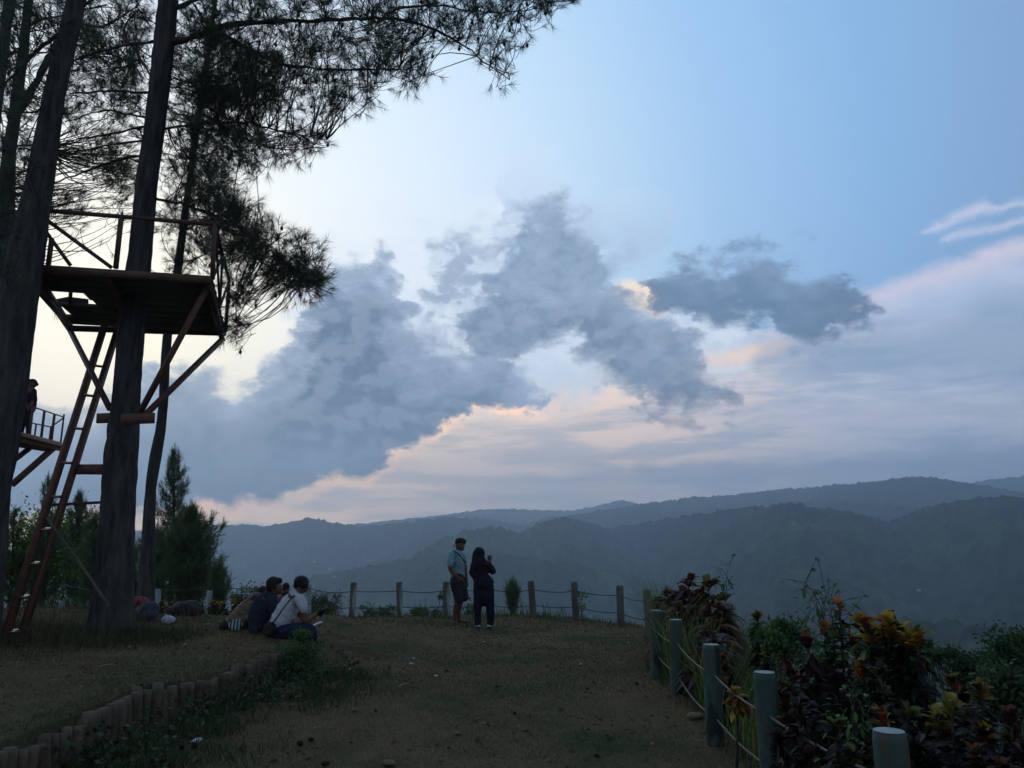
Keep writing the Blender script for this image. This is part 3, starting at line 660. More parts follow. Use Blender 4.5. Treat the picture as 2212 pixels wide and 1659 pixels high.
def leaf_tree(c, rx, ryy, Y, n, L, col, label, name='broadleaf_tree', cat='tree', group=None, clumps=30, trunk=True, dz=.6):
    q = PY(c[0], c[1], Y); s = pxm(Y); gz = float(G(q[0], q[1])); t = empty(name, (q[0], q[1], gz), label, cat, group)
    W, H = rx / s, ryy / s
    cc = unit(rng.normal(size=(clumps, 3))) * (rng.random((clumps, 1)) ** .4) * [W, W * dz, H] + q
    cc[:, 2] = np.maximum(cc[:, 2], gz + .02)
    m = MB(); per = n // clumps
    for k in cc:
        r_ = (.12 + .30 * rng.random()) * min(W, H) * 1.1
        m_ = rng.normal(size=(per, 3)) * r_ * [1, 1, .7] + k
        small_leaves(m, m_, L, col, .25)
    m.build('foliage', MT['leaf'], t, colour=True)
    tw = MB()
    b0 = np.array([q[0], q[1], gz - .1])
    for k in cc[::2]: tw.tube(path(np.array([b0, (b0 + k) / 2 + rng.normal(size=3) * .08, k]), 5), np.linspace(.012 + .01 * H, .004, 5), 4, cap=False)
    tw.build('stems', MT['branch'], t)
    return t
leaf_tree((95, 1195), 100, 100, 25, 14000, .11, (.13, .23, .04), 'bright green broadleaf tree behind the ladder', clumps=60, group='broadleaf trees')
leaf_tree((205, 1225), 40, 75, 22, 3500, .10, (.10, .19, .04), 'green broadleaf sapling between ladder and largest trunk', clumps=22, group='broadleaf trees')
leaf_tree((560, 1298), 58, 28, 30, 5200, .09, (.09, .12, .07), 'round bushy tree crown beyond the fence left of the seated group heads', clumps=30, group='broadleaf trees')
leaf_tree((700, 1308), 42, 24, 32, 3400, .09, (.085, .115, .07), 'dull green tree crown beyond the fence right of the white-shirted man', clumps=24, group='broadleaf trees')
leaf_tree((815, 1322), 50, 12, 34, 1800, .09, (.08, .11, .07), 'low tree crown beyond the fence between its second and third dark posts', clumps=24, group='broadleaf trees')
leaf_tree((915, 1324), 44, 10, 33, 1500, .09, (.08, .11, .07), 'low tree crown beyond the fence left of the standing man', clumps=22, group='broadleaf trees')
leaf_tree((300, 1290), 34, 30, 24, 1600, .10, (.045, .07, .035), 'shrub seen in the gap beside the bent trunk foot', clumps=18, group='broadleaf trees')
young_pine((1107, 1276), (1107, 1316), 13, 17.8, 'dwarf young pine standing at the back fence right of the woman', 24, 3., per=3)
leaf_tree((1252, 1292), 16, 26, 16.9, 260, .06, (.10, .17, .03), 'yellow-green sapling growing against the second fence post right of the woman', 'sapling', 'sapling', clumps=10)
leaf_tree((1012, 1310), 16, 18, 17.6, 360, .05, (.07, .12, .03), 'green weed behind the fence between the standing man and woman', 'weed', 'weed', clumps=10)
leaf_tree((952, 1300), 14, 26, 17.4, 300, .05, (.08, .10, .03), 'thin weed at the fence post left of the standing man', 'weed', 'weed', clumps=10)
# ------------------------------------------------------------------ viewing platform and ladder
ZD = 5.0
NL, NR, FR, FL = PZ(66, 574, ZD), PZ(459, 603, ZD), PZ(487, 716, ZD), PZ(146, 697, ZD)
def bl(s, t): return (NL * (1 - s) + NR * s) * (1 - t) + (FL * (1 - s) + FR * s) * t
def at_h(p, px, py):        # point above/below plan position p seen at row py
    return PY(px, py, p[1])
pl = empty('tree_platform', tuple(bl(.6, .2) * [1, 1, 0] + [0, 0, ZD]), 'large wooden viewing platform with rust-red railings built around the largest pine', 'platform', None)
rows = [(0, .12, 0), (.12, .24, .0), (.24, .36, .0), (.36, .48, .22), (.48, .60, .25), (.60, .72, .04), (.72, .84, .06), (.84, 1., .0)]
for t0, t1, s0 in rows:
    m = MB(); a, b = bl(s0, (t0 + t1) / 2), bl(1, (t0 + t1) / 2); w = np.linalg.norm(bl(.5, t1) - bl(.5, t0)) - .008
    m.beam(a, b, w, .045 + .004 * rng.random()); m.build('deck_board', MT['plank'], pl)
for s in (.02, .42, .98):
    m = MB(); m.beam(bl(s, 0) - [0, 0, .09], bl(s, 1) - [0, 0, .09], .08, .10); m.build('joist', MT['iron_d'], pl)
m = MB(); m.beam(NL + [0, -.05, -.05], NR + [0, -.05, -.03], .05, .10); m.build('edge_beam', MT['orange'], pl)
m = MB(); m.beam(FL + [0, .05, -.08], FR + [0, .03, -.02], .06, .09); m.build('edge_beam', MT['iron_d'], pl)
m = MB(); m.tube([PY(110, 658, 11.2), PY(150, 650, 11.2), PY(190, 655, 11.3)], .07, 7); m.build('log_stub', MT['branch'], pl)
m = MB()
tl, tm, tr = at_h(NL, 100, 455), at_h(bl(.48, 0), 262, 468), at_h(NR, 463, 485)
def bar(a, b, w=.045, name='railing', mt='iron_d'):
    m = MB(); m.beam(a, b, w, w); return m.build(name, MT[mt], pl)
bar(tl, tm); bar(tm + [.0, 0, 0], tr)
bar(tm, at_h(bl(.46, 0), 250, 580), .05, 'railing_post'); bar(tr, NR, .05, 'railing_post')
bar(at_h(bl(.05, 0), 112, 515), at_h(bl(.05, 0), 104, 575), .045, 'railing_post')
bar(at_h(bl(.05, 0), 102, 476), at_h(bl(.44, 0), 241, 578), .045, 'railing_brace'); bar(at_h(bl(.03, 0), 88, 485), at_h(bl(.2, 0), 152, 573), .045, 'railing_brace')
tfr = at_h(FR, 495, 605); bar(tr, tfr, .045); bar(tfr, FR, .045, 'railing_post')
mr = (NR + FR) / 2; tmr = (tr + tfr) / 2
bar(tr + [.02, 0, -.02], mr, .03, 'railing_brace'); bar(tmr, mr, .03, 'railing_post'); bar(tfr, mr, .03, 'railing_brace'); bar(NR, tmr, .03, 'railing_brace')
# struts down to the collar on the trunk
cY = 10.6
bar(PY(302, 892, 10.3), bl(.97, .03) - [0, 0, .1], .06, 'strut', 'iron'); bar(PY(316, 894, 10.5), FR - [.03, 0, .12], .065, 'strut', 'iron')
bar(PY(238, 884, 10.6), FL - [-.05, 0, .12], .06, 'strut', 'iron_d'); bar(PY(88, 632, 9.6), PY(140, 692, 11.6), .06, 'strut', 'iron_d')
bar(PY(153, 628, 10.8), PY(151, 655, 11.0), .05, 'strut', 'iron_d')
m = MB(); m.beam(PY(210, 904, 10.95), PY(305, 900, 10.95), .05, .14); m.build('trunk_collar', MT['iron'], pl); m = MB(); m.beam(PY(262, 906, 10.22), PY(333, 903, 10.22), .05, .14); m.build('trunk_collar', MT['iron'], pl)
# ladder
lf = base_of(12, 1395, 9.6)
ld = empty('ladder', lf, 'tall rusty red ladder leaning from the ground up to the platform deck', 'ladder')
LA, LB = PY(4, 1398, 9.55), PY(246, 640, 12.0)
LC, LD_ = PY(50, 1362, 9.75), PY(272, 655, 12.1)
m = MB(); m.beam(LA, LB, .055, .11, up=(0, 1, 0)); m.build('rail', MT['iron'], ld)
m = MB(); m.beam(LC, LD_, .055, .10, up=(0, 1, 0)); m.build('rail', MT['iron'], ld)
rung_px = [(36, 1365, 44), (60, 1290, 68), (90, 1216, 98), (120, 1143, 126), (150, 1072, 158), (183, 999, 190), (214, 925, 220), (242, 853, 250), (270, 790, 270)]
la, lb = LA, LB; du = unit(LB - LA); nrm = unit(np.cross(du, [1, 0, 0])); nrm = nrm if nrm[1] < 0 else -nrm
for (px, py, _) in rung_px:
    # parameter along the ladder whose image row is py
    ts = np.linspace(0, 1, 400); pts = LA + (LB - LA) * ts[:, None]; rel = pts - CAM; dz = rel @ np.array([0, -ST, CT]); dep = rel @ FWD
    t = ts[np.argmin(abs(829.5 - F * dz / dep - py))]
    a = LA + (LB - LA) * t; ts2 = LC + (LD_ - LC) * ts[:, None]; b = ts2[np.argmin(abs(ts2[:, 2] - a[2]))]
    m = MB(); side = unit(b - a); tread = unit(np.array([0, -.93, -.36])); nn = np.cross(side, tread)
    m.box((a + b) / 2 + [0, -.03, 0], (np.linalg.norm(b - a) + .02, .09, .025), np.stack([side, tread, nn], 1)); m.build('rung', MT['iron'], ld)
    m = MB(); m.box((a + b) / 2 + [0, -.034, .0] + nn * (.0165 if nn[2] > 0 else -.0165) * 1, (np.linalg.norm(b - a) * .55, .07, .006), np.stack([side, tread, nn], 1)); m.build('tread_plate', MT['rung'], ld)
m = MB(); m.beam(PY(158, 1014, 10.9), PY(232, 1014, 10.6), .06, .14); m.build('tie_beam', MT['iron'], ld)
m = MB(); m.beam(PY(108, 1091, 10.5), PY(222, 1085, 10.6), .035, .035); m.build('tie_bar', MT['iron_d'], ld)
po = MB(); po.tube(path([[*PY(100, 1118, 10.25)], [*PY(168, 1208, 10.15)], [*PY(236, 1312, 10.0)]], 8), np.linspace(.013, .02, 8), 8)
tag(po.build('leaning_pole', MT['post_w'], origin=PY(236, 1312, 10.0), smooth=True), 'thin grey pole slanting from the ladder to the foot of the largest pine', 'pole')
# wire ring etc. on the far left tree: second, smaller platform with a person on it
Y2 = 21.0
T6 = empty('pine_tree', base_of(-12, 1320, 21.6), 'pine hidden behind the thick left-edge trunk, carrying the small far platform', 'pine tree', 'tall pines')
trunk_mesh([(-20, 1330, 52), (0, 1000, 42), (6, 760, 38), (14, 500, 34), (20, 300, 30)], 21.6, T6, seed=8, n=24)
fp = empty('tree_platform', tuple(PY(60, 950, Y2)), 'small far platform with slender railings and orange edge beam seen left of the ladder', 'platform')
a0, a1 = PY(36, 941, Y2), PY(130, 966, Y2 - 1.0); z2 = (a0[2] + a1[2]) / 2; a0[2] = a1[2] = z2
a0 = PZ(30, 940, z2); a1 = PZ(130, 965, z2); b0 = PZ(20, 958, z2); b1 = PZ(104, 972, z2)
m = MB(); m.beam(a0, a1, .08, .24); m.build('edge_beam', MT['orange_b'], fp)
m = MB()
for k in range(5):
    f = k / 4; m.beam(a0 * (1 - f) + b0 * f + [0, 0, -.02], a1 * (1 - f) + b1 * f + [0, 0, -.02], .3, .04)
m.build('deck', MT['plank'], fp)
def fbar(a, b, w, n='railing', mt='iron_d'):
    m = MB(); m.beam(a, b, w, w); m.build(n, MT[mt], fp)
up = np.array([0, 0, .85])
fbar(a0 + up, a1 + up, .03); fbar(b0 + up * .8, b1 + up * .8, .03); fbar(b1 + up * .8, a1 + up * .98, .03)
for f in (0, .30, .55, .78, 1): fbar(a0 * (1 - f) + a1 * f, a0 * (1 - f) + a1 * f + up * (1.1 if f in (0, 1) else 1), .035 if f in (0, 1) else .05, 'railing_post')
for f in (.6, 1): fbar(b0 * (1 - f) + b1 * f, b0 * (1 - f) + b1 * f + up * .8, .035, 'railing_post')
fbar((a1 * .85 + a0 * .15) - [0, 0, .08], PY(25, 1048, Y2), .15, 'strut', 'iron'); fbar(b1 * .5 + b0 * .5 - [0, 0, .05], PY(22, 1000, Y2 + .3), .12, 'strut', 'iron_d')

# ------------------------------------------------------------------ rope fences
def post(parent, p, k, lean=(0, 0), r=.068, h=None, cap=True):
    gz = float(G(p[0], p[1])); n = 22; H = p[2]
    z = np.linspace(gz - .12, H, 26); c = np.array([p[0], p[1], 0]) + np.stack([(z - gz) * lean[0], (z - gz) * lean[1], z], 1)
    a = np.arange(n) / n * 2 * np.pi; A, Z = np.meshgrid(a, z)
    s = rng.integers(0, 900)
    d = 1 + .07 * (fbm(np.cos(A) * 1.5 + s, np.sin(A) * 1.5 + Z * .8, 3, s) - .5) + .03 * (fbm(A * 4, Z * 9, 2, s) - .5)
    d[-1] *= .93
    m = MB(); m.tube(c, r, n, disp=d); o = m.build('post', MT[{'p': 'post', 'w': 'post_w', 'l': 'post_l', 'm': 'post_w'}[k]], parent, smooth=True)
    o.data.polygons.foreach_get
    if k == 'm':        # bark peeled to a pale patch on one side
        m = MB(); aa = np.linspace(-1.1, .5, 7); V = []
        for zz, wv in ((H - .05, .4), (H - .2, .8), (H - .35, 1.), (gz + .15, .6), (gz + .04, .2)):
            V.append([[p[0] + (zz - gz) * lean[0] + (r + .004) * math.cos(-.5 + t * wv), p[1] + (r + .004) * math.sin(-.9 + t * wv), zz] for t in aa])
        Vv = np.array(V).reshape(-1, 3); q = [[i * 7 + j, i * 7 + j + 1, i * 7 + j + 8, i * 7 + j + 7] for i in range(4) for j in range(6)]
        m.add(Vv, q); m.build('peeled_patch', MT['post_l'], o)
    elif cap:
        m = MB(); V = [[p[0] + (H - gz) * lean[0] + r * .9 * math.cos(t), p[1] + (H - gz) * lean[1] + r * .9 * math.sin(t), H + .004] for t in a] ; V.append([p[0] + (H - gz) * lean[0], p[1] + (H - gz) * lean[1], H + .007])
        m.add(V, [[i, (i + 1) % n, n] for i in range(n)]); m.build('cut_top', MT['posttop' if k == 'p' else 'post_w'], o)
    return o
def rope(parent, P, r, mt, sag=.03):
    pts = []
    for a, b in zip(P[:-1], P[1:]):
        s = sag * rng.uniform(.5, 1.5) * np.linalg.norm(b - a)
        for t in np.linspace(0, 1, 12, endpoint=False): pts.append(a * (1 - t) + b * t - [0, 0, 4 * s * t * (1 - t)])
    pts.append(P[-1]); m = MB(); m.tube(np.array(pts), r, 6); m.build('rope', MT[mt], parent, smooth=True)
fr = empty('rope_fence', (RP[3][0], RP[3][1], 0), 'row of green painted posts strung with two ropes along the right side of the clearing', 'fence')
fb = empty('rope_fence', (BP[2][0], BP[2][1], 0), 'row of weathered posts strung with two dark wires along the far edge of the clearing', 'fence')
leans = [(-.01, .01), (-.015, 0), (.012, .02), (.02, 0), (.03, 0), (.01, 0), (.0, 0), (-.03, 0)]
for p, (x, y, w, k), l in zip(RP, POST_TOPS_R, leans):
    if (x, y) == (1400, 1274): continue
    gz = 0.; q = p - np.array([l[0] * PH, l[1] * PH, 0]); post(fr, q, k, l)
for i, (p, (x, y, w, k)) in enumerate(zip(BP, POST_TOPS_B)):
    post(fb, p, k, (rng.uniform(-.05, .05), 0) if i not in (2, 9) else ((-.07, 0) if i == 2 else (.09, 0)), r=.062 if i > 4 else .068)
corner = RP[7]; post(fb, corner, 'w', (-.03, 0))
lowpt = np.array([RP[0][0] + .5, 2.6, PH])
main = [lowpt, RP[0], RP[1], RP[2], RP[3], RP[4], RP[6], RP[7]]
for h in (.52, .20): rope(fr, [q * [1, 1, 0] + [-.0, 0, h + .015 * rng.normal()] for q in main], .0075, 'rope', .02)
post(fr, lowpt - [0, 0, .0], 'p')
for h in (.56, .25): rope(fb, [q * [1, 1, 0] + [0, -.04, h] for q in [corner] + BP[:9] + [BP[9], BP[10], BP[11]]], .009, 'rope_d', .035)

# ------------------------------------------------------------------ log edging of the terrace
le = empty('log_edging', (WW[8][0], WW[8][1], 0), 'low palisade of upright weathered logs holding up the grassy terrace', 'log edging')
Wp = path(WW, 400); acc = 0; last = Wp[0]; Llog = .105; logs = 0; tops = []
for i in range(1, 400):
    acc += np.linalg.norm(Wp[i] - Wp[i - 1])
    if acc >= Llog * .94:
        acc = 0; c = Wp[i]; f = i / 400; r_ = Llog * rng.uniform(.44, .54); Llog = rng.uniform(.07, .105)
        buried = (.10 < f < .24) or (.52 < f < .68)
        hz = TZ + (rng.uniform(-.02, .03) if not buried else rng.uniform(-.05, -.01)) - (.03 if f < .1 else 0)
        m = MB(); n = 14; z = np.linspace(-.1, hz, 9); a = np.arange(n) / n * 2 * np.pi; A, Z = np.meshgrid(a, z); s = i
        d = 1 + .14 * (fbm(np.cos(A) * 2 + s, np.sin(A) * 2, 3, s) - .5) + .08 * (fbm(A * 3, Z * 8, 2, s) - .5); d[-1] *= .86
        zt = rng.uniform(-.10, .10, 2)
        m.tube(np.stack([c[0] + .02 + zt[0] * z, c[1] - .02 + zt[1] * z, z], 1), r_, n, disp=d)
        m.build('log', MT['log'], le, smooth=True); logs += 1
print('logs', logs)

# ------------------------------------------------------------------ grass
def blades(mb, P, H, W, col, lean=.5, var=.25, D=None):
    n = len(P); H = np.broadcast_to(np.asarray(H, float), (n,))[:, None]; W = np.broadcast_to(np.asarray(W, float), (n,))[:, None]
    a = rng.random(n) * 2 * np.pi; o_ = np.stack([np.cos(a), np.sin(a), 0 * a], 1); b = rng.random(n) * 2 * np.pi; s = np.stack([np.cos(b), np.sin(b), 0 * b], 1)
    l = lean * (.3 + rng.random((n, 1))); up_ = np.array([0, 0, 1.])
    m1 = P + up_ * H * .55 + o_ * H * l * .35; m2 = P + up_ * H * (1 - .35 * l) + o_ * H * l
    V = np.stack([P - s * W / 2, P + s * W / 2, m1 + s * W * .4, m1 - s * W * .4, m2], 1).reshape(-1, 3); k = np.arange(n)[:, None] * 5
    mb.F.append(k + np.array([[0, 1, 2, 3]]) + mb.n); mb.F.append(k + np.array([[3, 2, 4]]) + mb.n)
    c = np.broadcast_to(np.asarray(col, float), (n, 3)) * (1 + var * rng.normal(size=(n, 1))) * (1 + .08 * rng.normal(size=(n, 3)))
    mb.V.append(V); mb.C.append(np.repeat(np.clip(c, .004, 1), 5, 0)); mb.n += len(V)
def gpts(n, x0, x1, y0, y1, keep=None):
    x = rng.uniform(x0, x1, n); y = rng.uniform(y0, y1, n)
    if keep is not None: k = rng.random(n) < keep(x, y); x, y = x[k], y[k]
    return np.stack([x, y, G(x, y) - .005], 1)
turf = MB()
def inside(x, y): return (x < np.interp(y, ry, rx) + .2) & (y < np.interp(x, bx_, by_) + .6) & (np.abs(x) < y * .72 + .6)
def green(x, y): return sst(fbm(x * .7 + 3, y * .7, 5, 61), .46, .56)
for n, y0, y1, h, w in ((90000, 4.6, 8., .035, .004), (80000, 8, 12, .04, .006), (60000, 12, 19, .045, .010)):
    P = gpts(n, -13, 4, y0, y1, lambda x, y: inside(x, y) * np.clip(.35 + fbm(x * 2.3, y * 2.3, 3, 44), 0, 1) * (1 - .55 * sst(fbm(x * .8 + 7, y * 1.1, 5, 99), .53, .62)))
    g_ = green(P[:, 0], P[:, 1])[:, None]; dry = np.array([.195, .142, .078]); gr = np.array([.06, .092, .033])
    t2 = (rng.random((len(P), 1)) < .25 + .6 * g_); blades(turf, P, h * (.5 + rng.random(len(P))), w, np.where(t2, gr, dry), 1.3, .38)
tag(turf.build('short_grass', MT['grassblade'], colour=True), kind='stuff')
# longer grass: terrace edge, below the log edging, along the back fence, round the tree foot
lg = MB()
wx = lambda y: np.interp(y, WW[:, 1], WW[:, 0])
P = gpts(26000, -5.2, -1.4, 5., 9.6, lambda x, y: np.where((x > wx(y) + .05) & (x < wx(y) + 1.5), np.clip(1.1 - (x - wx(y)) / 1.3, 0, 1) * (fbm(x * 3, y * 3, 3, 5) > .42), 0))
blades(lg, P, .06 + .12 * rng.random(len(P)), .008, (.045, .065, .028), .9)
P = gpts(6000, -5.2, -2.6, 5.2, 9.3, lambda x, y: (np.abs(x - wx(y) + .12) < .12) * 1.); blades(lg, P, .04 + .07 * rng.random(len(P)), .006, (.09, .085, .045), 1.1)
P = gpts(30000, -12, 3.2, 14, 19.5, lambda x, y: np.where(np.abs(y - np.interp(x, bx_, by_) - .25) < .45, .8, 0) * (fbm(x * 2, y, 3, 15) > .40)); blades(lg, P, .05 + .16 * rng.random(len(P)) ** 2, .010, np.where(rng.random((len(P), 1)) < .3, [.10, .13, .035], [.05, .07, .03]), .8)
P = gpts(16000, -12, 3.2, 17, 21.5, lambda x, y: np.where(np.abs(y - np.interp(x, bx_, by_) - 1.4) < .9, .7, 0)); blades(lg, P, .15 + .45 * rng.random(len(P)) ** 2, .014, np.where(rng.random((len(P), 1)) < .25, [.11, .12, .04], [.05, .075, .03]), .6)
bt = np.array(base_of(240, 1370, 10.6))
P = gpts(9000, bt[0] - 2.5, bt[0] + 1.3, bt[1] - 1.6, bt[1] + .6, lambda x, y: np.clip(1.3 - np.hypot((x - bt[0] + .3) / 1.9, (y - bt[1] + .5) / 1.), 0, 1)); blades(lg, P, .07 + .16 * rng.random(len(P)), .008, (.045, .06, .028), .8)
P = gpts(1500, -8, -4.5, 8, 12.5); blades(lg, P, .15 + .3 * rng.random(len(P)), .006, (.085, .075, .045), .4)
tag(lg.build('long_grass', MT['grassblade'], colour=True), kind='stuff')
# tall green grass beyond the right-hand posts
tg = MB()
fx = lambda y: np.interp(y, ry, rx)
P = gpts(30000, 1.6, 7.5, 3.2, 13.5, lambda x, y: np.where(x > fx(y) + .06, np.clip(1.35 - (x - fx(y)) / 2.6, 0, 1) * (.35 + .9 * (fbm(x * 1.2, y * 1.2, 3, 77) > .45)), 0))
far_ = np.clip((P[:, 1] - 3) / 6, .5, 1.3)
blades(tg, P, (.40 + .75 * rng.random(len(P))) * np.clip(far_, .6, 1.1), .009 + .006 * rng.random(len(P)), np.where(rng.random((len(P), 1)) < .3, [.17, .21, .07], [.08, .14, .04]), .5)
P = gpts(5000, 1.6, 3.2, 3.2, 13, lambda x, y: np.where((x > fx(y) - .16) & (x < fx(y) + .25), .6, 0)); blades(tg, P, .06 + .22 * rng.random(len(P)) ** 1.5, .008, (.06, .09, .03), .8)
tag(tg.build('tall_grass', MT['grassblade'], colour=True), kind='stuff')
lit = MB(); P = gpts(5200, -9, 2.4, 4.6, 17, lambda x, y: inside(x, y) * (fbm(x * 1.6, y * 1.6, 3, 21) > .44)); P[:, 2] += .012
D_ = rng.normal(size=(len(P), 3)) * [1, 1, .15]; small_leaves(lit, P, .05, (.10, .07, .04), .5, D_)
tag(lit.build('leaf_litter', MT['leaf'], colour=True), kind='stuff')
# low broad weeds below the log edging
wd = MB()
P = gpts(15000, -5., -1.6, 5.2, 9.8, lambda x, y: np.where((x > wx(y) + .08) & (x < wx(y) + 1.), np.clip(1.15 - (x - wx(y)) / .95, 0, 1) * (fbm(x * 2.2, y * 2.2, 3, 35) > .45), 0)); P[:, 2] += rng.random(len(P)) ** 1.4 * .26
small_leaves(wd, P, .05, (.035, .055, .025), .35)
tag(wd.build('low_weeds', MT['leaf'], colour=True), kind='stuff')
# ------------------------------------------------------------------ people
MT['skin'] = mat('brown_skin', (.115, .058, .037), (.14, .07, .045), 10, .6, spec=.3)
MT['hair'] = mat('black_hair', (.006, .006, .007), (.012, .011, .011), 40, .75, stretch=(1, 1, .3))
def cloth(n, c, c2=None, s=14): return mat(n, c, c2 or tuple(v * 1.35 for v in c), s, .9, .5, 30, spec=.15)
MT['teal'] = cloth('teal_cotton', (.16, .30, .34), (.22, .37, .40)); MT['shorts'] = cloth('dark_shorts_cloth', (.03, .03, .04)); MT['capc'] = cloth('dark_cap_cloth', (.035, .022, .03))
MT['black'] = cloth('black_cloth', (.012, .012, .016)); MT['navy'] = cloth('navy_cloth', (.010, .014, .024)); MT['navyshirt'] = cloth('dark_blue_shirt', (.022, .028, .045))
MT['white'] = cloth('white_cotton', (.42, .45, .52), (.50, .53, .60)); MT['denim'] = cloth('dark_denim', (.016, .022, .048)); MT['tan'] = cloth('khaki_shirt', (.15, .12, .08)); MT['maroon'] = cloth('dark_brown_trousers', (.035, .022, .025))
MT['shoe'] = mat('white_shoe', (.6, .64, .68), None, 5, .6); MT['sole'] = mat('dark_sole', (.03, .03, .03), None, 5, .9); MT['pale'] = mat('pale_plastic', (.55, .56, .62), (.4, .42, .5), 25, .5)
MT['phone'] = mat('black_phone', (.01, .01, .012), None, 5, .25, spec=.6); MT['dark'] = mat('black_bag_fabric', (.012, .012, .014), (.03, .03, .034), 25, .8, .5)
def stripes(nt, noise, mixc, ramp, col):
    tc = nt.nodes.new('ShaderNodeTexCoord'); w = nt.nodes.new('ShaderNodeTexWave'); w.inputs['Scale'].default_value = 7.; w.inputs['Distortion'].default_value = 1.2
    w.bands_direction = 'X'; nt.links.new(tc.outputs['Object'], w.inputs['Vector']); return mixc(ramp(w.outputs['Fac'], .45, .6), (.02, .04, .055), (.34, .42, .44))
MT['stripe'] = mat('striped_bag_cloth', (.1, .1, .1), None, 5, .85, extra=stripes)

class Fig:
    """author joints in image-aligned crop units: (cx, cy, dy) with dy metres behind the figure's plane"""
    def __init__(s, ox, oy, k, Y, loc, label):
        s.ox, s.oy, s.k, s.Y = ox, oy, k, Y; s.u = k / (F / depth(PY(ox + 800 * k, oy + 800 * k, Y)))   # metres per crop unit
        s.o = empty('person', loc, label, 'person')
    def J(s, cx, cy, dy=0.): return PY(s.ox + cx * s.k, s.oy + cy * s.k, s.Y + dy)
    def chain(s, mb, pts, n=14, sq=1., m=16, sc=1.):
        """pts: (cx, cy, dy, radius in crop units)"""
        P = np.array([[*s.J(*p[:3]), p[3] * s.u * sc] for p in pts]); Q = path(P, m)
        mb.tube(Q[:, :3], Q[:, 3], n, sq=sq); mb.ball(Q[0, :3], Q[0, 3] * .98, 12, 8); mb.ball(Q[-1, :3], Q[-1, 3] * .98, 12, 8)
    def blob(s, mb, cx, cy, dy, rx, rz, rd=None, tilt=0.):
        c, t = math.cos(tilt), math.sin(tilt); rot = [[c, 0, t], [0, 1, 0], [-t, 0, c]]
        mb.ball(s.J(cx, cy, dy), (rx * s.u, (rd if rd else rx) * s.u, rz * s.u), 18, 14, rot=rot)
    def fin(s, mb, name, mt, vox=.011, sm=3, parent=None, fold=0.):
        o = mb.build(name, MT[mt], parent or s.o, smooth=True)
        if vox: remesh(o, vox, sm)
        if fold:
            me = o.data; n = len(me.vertices); co = np.empty(n * 3, np.float32); no = np.empty(n * 3, np.float32)
            me.vertices.foreach_get('co', co); me.vertices.foreach_get('normal', no); co = co.reshape(-1, 3); no = no.reshape(-1, 3)
            f_ = fbm(co[:, 0] * 7 + co[:, 2] * 9 + 30, co[:, 1] * 7 - co[:, 2] * 5 + 30, 3, 12) - .5
            co += no * (f_ * fold)[:, None]; me.vertices.foreach_set('co', co.ravel()); me.update()
        return o
def hand(fig, mb, wrist, palm, tip, curl=.3, side=1., width=.042, dyp=0.):
    """palm plus five separate fingers; positions are world points"""
    w, p, t = map(np.asarray, (wrist, palm, tip)); d = unit(p - w); across = unit(np.cross(d, [0, 1, .25])) ; nrm_ = np.cross(across, d)
    mb.tube(np.array([w, (w + p) / 2, p]), [.026, .036, .034], 10, sq=.45); mb.ball(p, (.034, .02, .034))
    f = unit(t - p); L = [.068, .076, .072, .058]
    for i, l in enumerate(L):
        b = p + across * side * (i - 1.5) * .019; k1 = b + f * l * .5; k2 = k1 + unit(f + nrm_ * curl) * l * .35; k3 = k2 + unit(f * .6 + nrm_ * curl * 2) * l * .3
        mb.tube(np.array([b, k1, k2, k3]), [.0095, .009, .0085, .007], 7); mb.ball(k3, .007, 7, 5)
    b = (w + p) / 2 + across * side * -.03; k = b + unit(f * .6 - across * side * .8) * .035; e = k + unit(f - across * side * .2) * .03
    mb.tube(np.array([b, k, e]), [.012, .0105, .008], 7); mb.ball(e, .008, 7, 5)

def gpos(px, py, z=None):
    q = PZ(px, py, 0.)
    for _ in range(6): q = PZ(px, py, float(G(q[0], q[1])))
    return q
# --- standing man
g1 = gpos(988, 1347); f1 = Fig(921.7, 1123.2, .1563, g1[1], tuple(g1), 'man in a teal t-shirt, dark cap and dark shorts standing beside the woman in black')
m = MB()
f1.blob(m, 457, 340, 0, 58, 76, 66, -.1); f1.blob(m, 476, 385, 0, 36, 44, 44); f1.blob(m, 520, 356, 0, 12, 10, 9); f1.blob(m, 508, 385, 0, 14, 8, 16); f1.blob(m, 500, 410, 0, 20, 14, 22)      # skull, jaw, nose, lips, chin
f1.blob(m, 440, 352, -.085, 12, 20, 6)                                                   # ear
f1.chain(m, [(440, 380, .0, 38), (432, 440, 0, 36), (425, 500, 0, 36)])
f1.chain(m, [(425, 500, 0, 60), (425, 600, 0, 66), (428, 780, 0, 70), (432, 860, 0, 72)], sq=.75)
f1.chain(m, [(345, 480, -.12, 38), (322, 600, -.16, 36), (330, 700, -.17, 31), (400, 770, -.20, 25), (462, 812, -.21, 18)])
f1.chain(m, [(485, 490, .14, 36), (522, 600, .17, 33), (538, 720, .16, 28), (548, 800, .13, 22), (552, 850, .12, 18)])
hand(f1, m, f1.J(462, 812, -.21), f1.J(488, 832, -.21), f1.J(510, 872, -.20), .5); hand(f1, m, f1.J(552, 850, .12), f1.J(553, 880, .12), f1.J(552, 930, .12), .4)
f1.chain(m, [(405, 850, -.09, 66), (430, 1000, -.08, 58), (432, 1110, -.05, 42), (398, 1210, -.03, 38), (385, 1330, 0, 24), (388, 1400, .0, 24)])
f1.chain(m, [(460, 850, .09, 66), (485, 1000, .06, 56), (470, 1110, .04, 42), (445, 1210, .06, 38), (440, 1320, .08, 24), (450, 1370, .10, 24)])
f1.chain(m, [(365, 1422, -.01, 20), (430, 1432, -.03, 22), (500, 1438, -.05, 17)], sq=.8); f1.chain(m, [(440, 1385, .10, 20), (500, 1400, .09, 21), (560, 1412, .07, 15)], sq=.8)
f1.fin(m, 'body', 'skin', .009)
